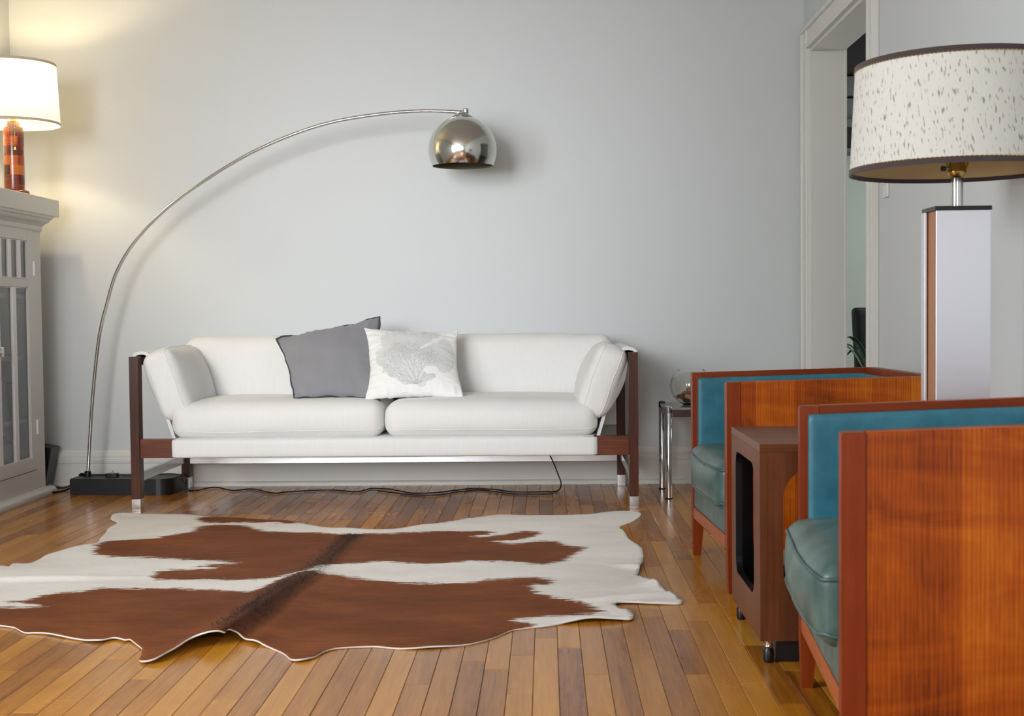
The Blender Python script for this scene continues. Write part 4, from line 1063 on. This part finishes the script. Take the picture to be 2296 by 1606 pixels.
for (x, sgn) in ((0, 1), (LWX, -1)):
    holed('side_panel', 'x', x, sgn*tt, 0, LWY, TZA, TTOP, .092, LWY-.075, zz0, zz1, .038, M['walnut'], M['black_lac'], ct)
for (y, sgn) in ((.0003, 1), (LWY-.0003, -1)):
    holed('side_panel', 'y', y, sgn*tt, .0003, LWX-.0003, TZA, TTOP, .056, LWX-.056, zz0, zz1, .075, M['walnut'], M['black_lac'], ct)
box('top', -.0005, LWX+.0005, -.0005, LWY+.0005, TTOP, TZB, M['walnut_x'], ct, .0012)
box('bottom', tt, LWX-tt, tt, LWY-tt, TZA, TZA+.018, M['black_lac'], ct, .001)
box('plinth', .040, LWX-.04, .016, LWY-.05, .0, TZA, M['black_plastic'], ct, .003)
for (x, y) in ((.022, .014), (LWX-.022, .014), (.022, LWY-.022), (LWX-.022, LWY-.022)):
    g_ = lathe('caster', [(0, 0), (.011, 0), (.013, .006), (.013, .030), (.008, .038), (0, .038)], 16, M['black_plastic'], ct, (x, y, 0))
    lathe('collar', [(0, .037), (.009, .037), (.011, .041), (.009, .047), (.012, TZA), (0, TZA)], 16, M['chrome'], g_, (x, y, 0))

# ------------------------------------------------------------------ big speckled lamp on the cube
QX, QY = 1.008, -3.215
bl_ = empty('table_lamp', (QX, QY, TZB), 0, 'large table lamp with speckled ivory drum shade and brushed metal column', 'table lamp')
cz0, cz1 = 0, 1.093-TZB
hw = .0655
M['panel_alu'] = metal('brushed_panel', (.80, .80, .84, 1), .38, .08)
t = NT('brushed_column_metal'); c_ = t.coords((1, 1, .03)); n_ = t.noise(c_, 500, 3)
t.bump(n_, .08, .0005); M['panel_alu'] = t.set((.82, .83, .90, 1), t.math('MULTIPLY_ADD', n_, .15, .36), .85)
box('column_plate', -hw, hw, -.052, -.046, cz0+.012, cz1, M['panel_alu'], bl_, .0015)
box('column_plate', -hw, hw, .046, .052, cz0+.012, cz1, M['panel_alu'], bl_, .0015)
box('column_plate', -hw-.006, -hw, .022, .052, cz0+.012, cz1, M['panel_alu'], bl_, .001)
box('column_plate', hw, hw+.006, .022, .052, cz0+.012, cz1, M['panel_alu'], bl_, .001)
box('column_core', -hw+.003, hw-.003, -.046, .046, cz0+.012, cz1, M['tan_wood'], bl_, .001)
box('column_foot', -hw-.004, hw+.004, -.055, .055, 0, cz0+.012, M['black_lac'], bl_, .001)
box('column_cap', -hw-.004, hw+.002, -.054, .054, cz1, cz1+.010, M['black_lac'], bl_, .001)
lathe('stem', [(0, cz1+.01), (.0145, cz1+.01), (.0145, cz1+.082), (0, cz1+.082)], 24, M['chrome'], bl_)
lathe('socket', [(.0, cz1+.078), (.010, cz1+.078), (.016, cz1+.083), (.022, cz1+.094), (.022, cz1+.100), (.020, cz1+.103), (.020, cz1+.150), (0, cz1+.150)], 24, M['brass'], bl_)
tube('turn_knob', [(-.018, -.006, cz1+.104), (-.034, -.010, cz1+.104)], .003, M['brass'], bl_, 8)
tube('turn_knob', [(-.032, -.010, cz1+.104), (-.040, -.012, cz1+.104)], .0065, M['black_plastic'], bl_, 12)
def speckle():
    t = NT('speckled_ivory_shade'); tc = t.add('ShaderNodeTexCoord'); sx = t.add('ShaderNodeSeparateXYZ'); t.l(tc.outputs['Object'], sx.inputs[0])
    ang = t.math('MULTIPLY', t.math('ARCTAN2', sx.outputs[1], sx.outputs[0]), .25)
    cv = t.add('ShaderNodeCombineXYZ'); t.l(t.math('ADD', ang, t.math('MULTIPLY', sx.outputs[2], .10)), cv.inputs[0]); t.l(sx.outputs[2], cv.inputs[1])
    mp = t.add('ShaderNodeMapping'); mp.inputs['Scale'].default_value = (200, 46, 1); t.l(cv.outputs[0], mp.inputs[0])
    n = t.noise(mp.outputs[0], 1.0, 2, .4); 
    mp3 = t.add('ShaderNodeMapping'); mp3.inputs['Scale'].default_value = (34, 34, 1); t.l(cv.outputs[0], mp3.inputs[0]); den = t.noise(mp3.outputs[0], 1.0, 3)
    mp2 = t.add('ShaderNodeMapping'); mp2.inputs['Scale'].default_value = (900, 18, 1); t.l(cv.outputs[0], mp2.inputs[0]); th = t.noise(mp2.outputs[0], 1.0, 3)
    s_ = t.ramp(t.math('ADD', n, t.math('MULTIPLY_ADD', den, .22, -.11)), [(.60, (0, 0, 0)), (.68, (1, 1, 1))])
    base = t.mix(th, S(212, 212, 207), S(198, 197, 190))
    t.bump(th, .15, .001)
    return t.set(t.mix(t.math('MULTIPLY', s_, .8), base, S(128, 112, 100)), .9)
M['speckle'] = speckle()
M['shade_lining'] = plain('tan_shade_lining', S(196, 172, 128), .8, 0, .05)
M['brown_tape'] = fabric('dark_brown_shade_tape', S(66, 54, 54), 600, .15, .3)
M['gold'] = metal('gold_stitching', (.62, .50, .22, 1), .35, .2)
sb_, st_ = 1.187-TZB, 1.452-TZB
rB, rT = .2545, .241
ls = open_lathe('lamp_shade', [(rB, sb_), (rT, st_)], 96, M['speckle'], bl_, smooth=180)
open_lathe('shade_lining', [(rB-.002, sb_), (rT-.002, st_)], 96, M['shade_lining'], ls, smooth=180)
for (r_, z_, o_) in ((rB, sb_, 1), (rT, st_, -1)):
    dz = .0125*o_; sl = (rT-rB)/(st_-sb_)
    open_lathe('edge_tape', [(r_+.0008+sl*dz, z_+dz), (r_+.0016+sl*dz*.5, z_+dz*.5), (r_+.0016, z_-.0005*o_), (r_-.0035, z_-.0005*o_), (r_-.004, z_+dz*.8)], 96, M['brown_tape'], ls, smooth=60)
    zz = z_+dz+.0006*o_
    pts = [((r_+.0012+sl*dz)*math.cos(a), (r_+.0012+sl*dz)*math.sin(a), zz+.0008*math.sin(a*150)) for a in np.linspace(0, 2*PI, 600, endpoint=False)]
    tube('stitching', pts, .0011, M['gold'], ls, 4, True)
for k in range(3):
    a = k*2*PI/3+.5
    tube('spider_arm', [(.0, .0, st_-.03), ((rT-.004)*math.cos(a), (rT-.004)*math.sin(a), st_-.012)], .002, M['brass'], bl_, 6)
tube('harp', [(.02, 0, cz1+.10), (.045, 0, cz1+.17), (.045, 0, cz1+.27), (.01, 0, st_-.03), (-.01, 0, st_-.03), (-.045, 0, cz1+.27), (-.045, 0, cz1+.17), (-.02, 0, cz1+.10)], .0022, M['brass'], bl_, 8)
lathe('bulb', [(.0, cz1+.150), (.013, cz1+.150), (.015, cz1+.165), (.029, cz1+.20), (.030, cz1+.22), (.02, cz1+.245), (0, cz1+.252)], 20, M['bulb'], bl_, (0, 0, 0), None, 180)

# ------------------------------------------------------------------ cowhide
def dist_poly(P, poly):
    """signed distance, positive inside"""
    A = np.array(poly); B = np.roll(A, -1, 0); out = np.full(len(P), 1e9); ins = np.zeros(len(P), bool)
    for (a, b) in zip(A, B):
        d = b-a; L = (d*d).sum()
        if L < 1e-12: continue
        t = np.clip(((P-a) @ d)/L, 0, 1); q = P-a-t[:, None]*d
        out = np.minimum(out, (q*q).sum(1))
        c = ((a[1] > P[:, 1]) != (b[1] > P[:, 1]))
        with np.errstate(divide='ignore', invalid='ignore'):
            ins ^= c & (P[:, 0] < (b[0]-a[0])*(P[:, 1]-a[1])/(b[1]-a[1]+1e-15)+a[0])
    return np.where(ins, 1, -1)*np.sqrt(out)
outl = [(p.x, p.y) for p in catmull([(x, y, 0) for x, y in RUG_OUT], 4, True)]
outl2 = []
for (x, y) in outl:
    q = noise.noise_vector(Vector((x*18, y*18, 0)))*.004
    outl2.append((x+q.x, y+q.y))
xs0, ys0 = min(p[0] for p in outl2), min(p[1] for p in outl2); xs1, ys1 = max(p[0] for p in outl2), max(p[1] for p in outl2)
st_ep = .013
gx, gy = np.meshgrid(np.arange(xs0, xs1, st_ep), np.arange(ys0, ys1, st_ep)); gp = np.c_[gx.ravel(), gy.ravel()]+np.random.uniform(-.002, .002, (gx.size, 2))
din = dist_poly(gp, outl2); gp = gp[din > .006]
pts = [Vector(p) for p in outl2]+[Vector(p) for p in gp]
ne = len(outl2)
rv, re, rf, _, _, _ = geometry.delaunay_2d_cdt(pts, [(i, (i+1) % ne) for i in range(ne)], [], 1, 1e-5)
P2 = np.array([(p.x, p.y) for p in rv])
brown = np.full(len(P2), -9.0)
for q in RUG_BROWN:
    q2 = [(p.x, p.y) for p in catmull([(x, y, 0) for x, y in q], 3, True)]
    brown = np.maximum(brown, dist_poly(P2, q2))
din = dist_poly(P2, outl2)
spine = np.array([p[:2] for p in RUG_SPINE]); sh_ = np.array([max(0, p[2]-.008) for p in RUG_SPINE])
def spine_sh(P):
    best = np.full(len(P), 1e9); side = np.zeros(len(P)); hh = np.zeros(len(P)); tt_ = np.zeros(len(P))
    n = len(spine)-1
    for i in range(n):
        a, b = spine[i], spine[i+1]; d = b-a; L = (d*d).sum()
        t_raw = ((P-a) @ d)/L; t_ = np.clip(t_raw, -.6 if i == 0 else 0, 1); q = P-a-t_[:, None]*d; ds = np.sqrt((q*q).sum(1))
        m = ds < best; best[m] = ds[m]
        cr = d[0]*(P[:, 1]-a[1])-d[1]*(P[:, 0]-a[0]); side[m] = np.where(cr > 0, -1, 1)[m]
        tc = np.clip(t_, 0, 1); hh[m] = (sh_[i]*(1-tc)+sh_[i+1]*tc)[m]; tt_[m] = ((i+tc)/n)[m]
    return best*side, hh, tt_
ss, hh, tt_ = spine_sh(P2)
wl = .085-.035*tt_; wr = .036+.02*tt_
z = .0045+hh*np.where(ss < 0, np.exp(-(ss/wl)**2), np.exp(-(ss/wr)**2))
z += hh*.22*np.exp(-((ss-.085)/.030)**2)           # the small second fold right of the groove
for i in range(len(z)):
    x, y = P2[i]
    u = noise.noise(Vector((x*2.2, y*2.2, 3)))+.5*noise.noise(Vector((x*6, y*6, 9)))
    ed = max(0, 1-din[i]/.06)
    z[i] += max(0, u)*.006+ed*max(0, noise.noise(Vector((x*4.5, y*4.5, 20)))-.05)*.022
# creases of the white leg ends at the right
for (cx, cy, ang, ln, hgt) in ((.42, -2.36, .5, .16, .010), (.30, -2.16, -.7, .10, .008), (.62, -2.60, .2, .16, .012), (.30, -2.58, .3, .2, .008), (.36, -1.52, -.9, .12, .007), (-1.68, -2.30, .1, .3, .010), (-1.45, -1.62, .2, .12, .006)):
    dx, dy = P2[:, 0]-cx, P2[:, 1]-cy; u_ = dx*math.cos(ang)+dy*math.sin(ang); w_ = -dx*math.sin(ang)+dy*math.cos(ang)
    z += 1.6*hgt*np.exp(-(u_/ln)**2-(w_/.022)**2)
RUGC = Vector((-.75, -2.25, 0))
rug_e = empty('cowhide_rug', RUGC, 0, 'brown and white cowhide rug lying on the wood floor before the sofa', 'rug')
hide = from_py('hide', [(P2[i, 0]-RUGC.x, P2[i, 1]-RUGC.y, z[i]) for i in range(len(P2))], [tuple(q) for q in rf], None, rug_e, 180)
if hide.data.polygons[0].normal.z < 0: hide.data.flip_normals()
for nm, arr in (('brown', brown), ('spine', ss), ('spine_t', tt_), ('edge', din)):
    at = hide.data.attributes.new(nm, 'FLOAT', 'POINT'); at.data.foreach_set('value', arr.astype(np.float32))
def hide_mat():
    t = NT('cowhide'); A = lambda n: t.add('ShaderNodeAttribute', attribute_name=n).outputs['Fac']
    c = t.coords((.18, 1, 1)); hair = t.noise(c, 190, 5, .7); fur = t.noise(c, 55, 5, .65, .3)
    cb_ = t.coords((.5, 1, 1)); big = t.noise(cb_, 4.5, 4, .55)
    e = t.math('ADD', A('brown'), t.math('MULTIPLY_ADD', fur, .13, -.065)); e = t.math('ADD', e, t.math('MULTIPLY_ADD', hair, .10, -.05))
    m = t.ramp(t.math('MULTIPLY_ADD', e, 60, .5), [(0, (0, 0, 0)), (1, (1, 1, 1))])
    f = t.math('MULTIPLY_ADD', hair, .3, t.math('MULTIPLY_ADD', fur, .25, t.math('MULTIPLY', big, .5)))
    br_ = t.ramp(f, [(.30, S(76, 35, 11)), (.52, S(118, 62, 25)), (.75, S(148, 86, 42))])
    # dark stripe along the back
    sp_ = t.math('ABSOLUTE', t.math('ADD', A('spine'), t.math('MULTIPLY_ADD', fur, .06, -.045)))
    k = t.ramp(sp_, [(.0, (.55, .55, .55)), (.022, (.35, .35, .35)), (.055, (0, 0, 0))])
    br_ = t.mix(k, br_, S(40, 16, 10))
    wh = t.ramp(t.math('MULTIPLY_ADD', hair, .4, t.math('MULTIPLY', big, .6)), [(.3, S(222, 215, 207)), (.6, S(241, 238, 234))])
    t.bump(t.math('MULTIPLY_ADD', hair, .6, t.math('MULTIPLY', fur, .6)), .35, .004)
    return t.set(t.mix(m, wh, br_), .75, 0, Specular_IOR_Level=.25)
M['hide'] = hide_mat()
M['hide_back'] = plain('white_suede_back', S(226, 222, 216), .9, 0, .06, 40)
hide.data.materials.append(M['hide']); hide.data.materials.append(M['hide_back'])
md = hide.modifiers.new('thickness', 'SOLIDIFY'); md.thickness = .0042; md.offset = -1; md.material_offset = 1; md.material_offset_rim = 1
# longer hair standing along the ridge of the back
hr = random.Random(3); hv, hf = [], []
def hnear(x, y):
    s_, h_, t_ = spine_sh(np.array([[x, y]])); s_, h_, t_ = s_[0], h_[0], t_[0]
    wl_, wr_ = .085-.035*t_, .030+.02*t_
    return .0045+h_*(math.exp(-(s_/wl_)**2) if s_ < 0 else math.exp(-(s_/wr_)**2))+h_*.22*math.exp(-((s_-.085)/.030)**2)
NH = 4200
tq = np.random.uniform(0.02, .98, NH); seg = np.minimum((tq*(len(spine)-1)).astype(int), len(spine)-2); fr = tq*(len(spine)-1)-seg
base = spine[seg]*(1-fr)[:, None]+spine[seg+1]*fr[:, None]
off = np.random.normal(0, .022, NH)
dv = spine[seg+1]-spine[seg]; dv /= np.linalg.norm(dv, axis=1)[:, None]; nv = np.c_[dv[:, 1], -dv[:, 0]]
bp2 = base+nv*off[:, None]
s2, h2, t2 = spine_sh(bp2); wl2, wr2 = .085-.035*t2, .036+.02*t2
bz = .0045+h2*np.where(s2 < 0, np.exp(-(s2/wl2)**2), np.exp(-(s2/wr2)**2))+h2*.22*np.exp(-((s2-.085)/.030)**2)
for i in range(NH):
    sgn = 1 if off[i] > 0 else -1
    d = Vector((nv[i, 0]*sgn+hr.uniform(-.5, .5), nv[i, 1]*sgn+hr.uniform(-.5, .5), .35+hr.uniform(0, .3))).normalized()
    ln = hr.uniform(.008, .020)*(1.0 if t2[i] < .5 else .65); p = Vector((bp2[i, 0], bp2[i, 1], bz[i]))-RUGC
    sd_ = d.cross(Vector((0, 0, 1))).normalized()*.0007; q = p+d*ln*.6+Vector((0, 0, .002)); e_ = p+d*ln-Vector((0, 0, .004))
    o = len(hv); hv += [p-sd_, p+sd_, q+sd_*.7, q-sd_*.7, e_]; hf += [(o, o+1, o+2, o+3), (o+3, o+2, o+4)]
M['hair'] = plain('dark_brown_hair', S(58, 26, 14), .5, 0, .5, 60)
o = from_py('back_hair', hv, hf, M['hair'], rug_e); o['kind'] = 'stuff'
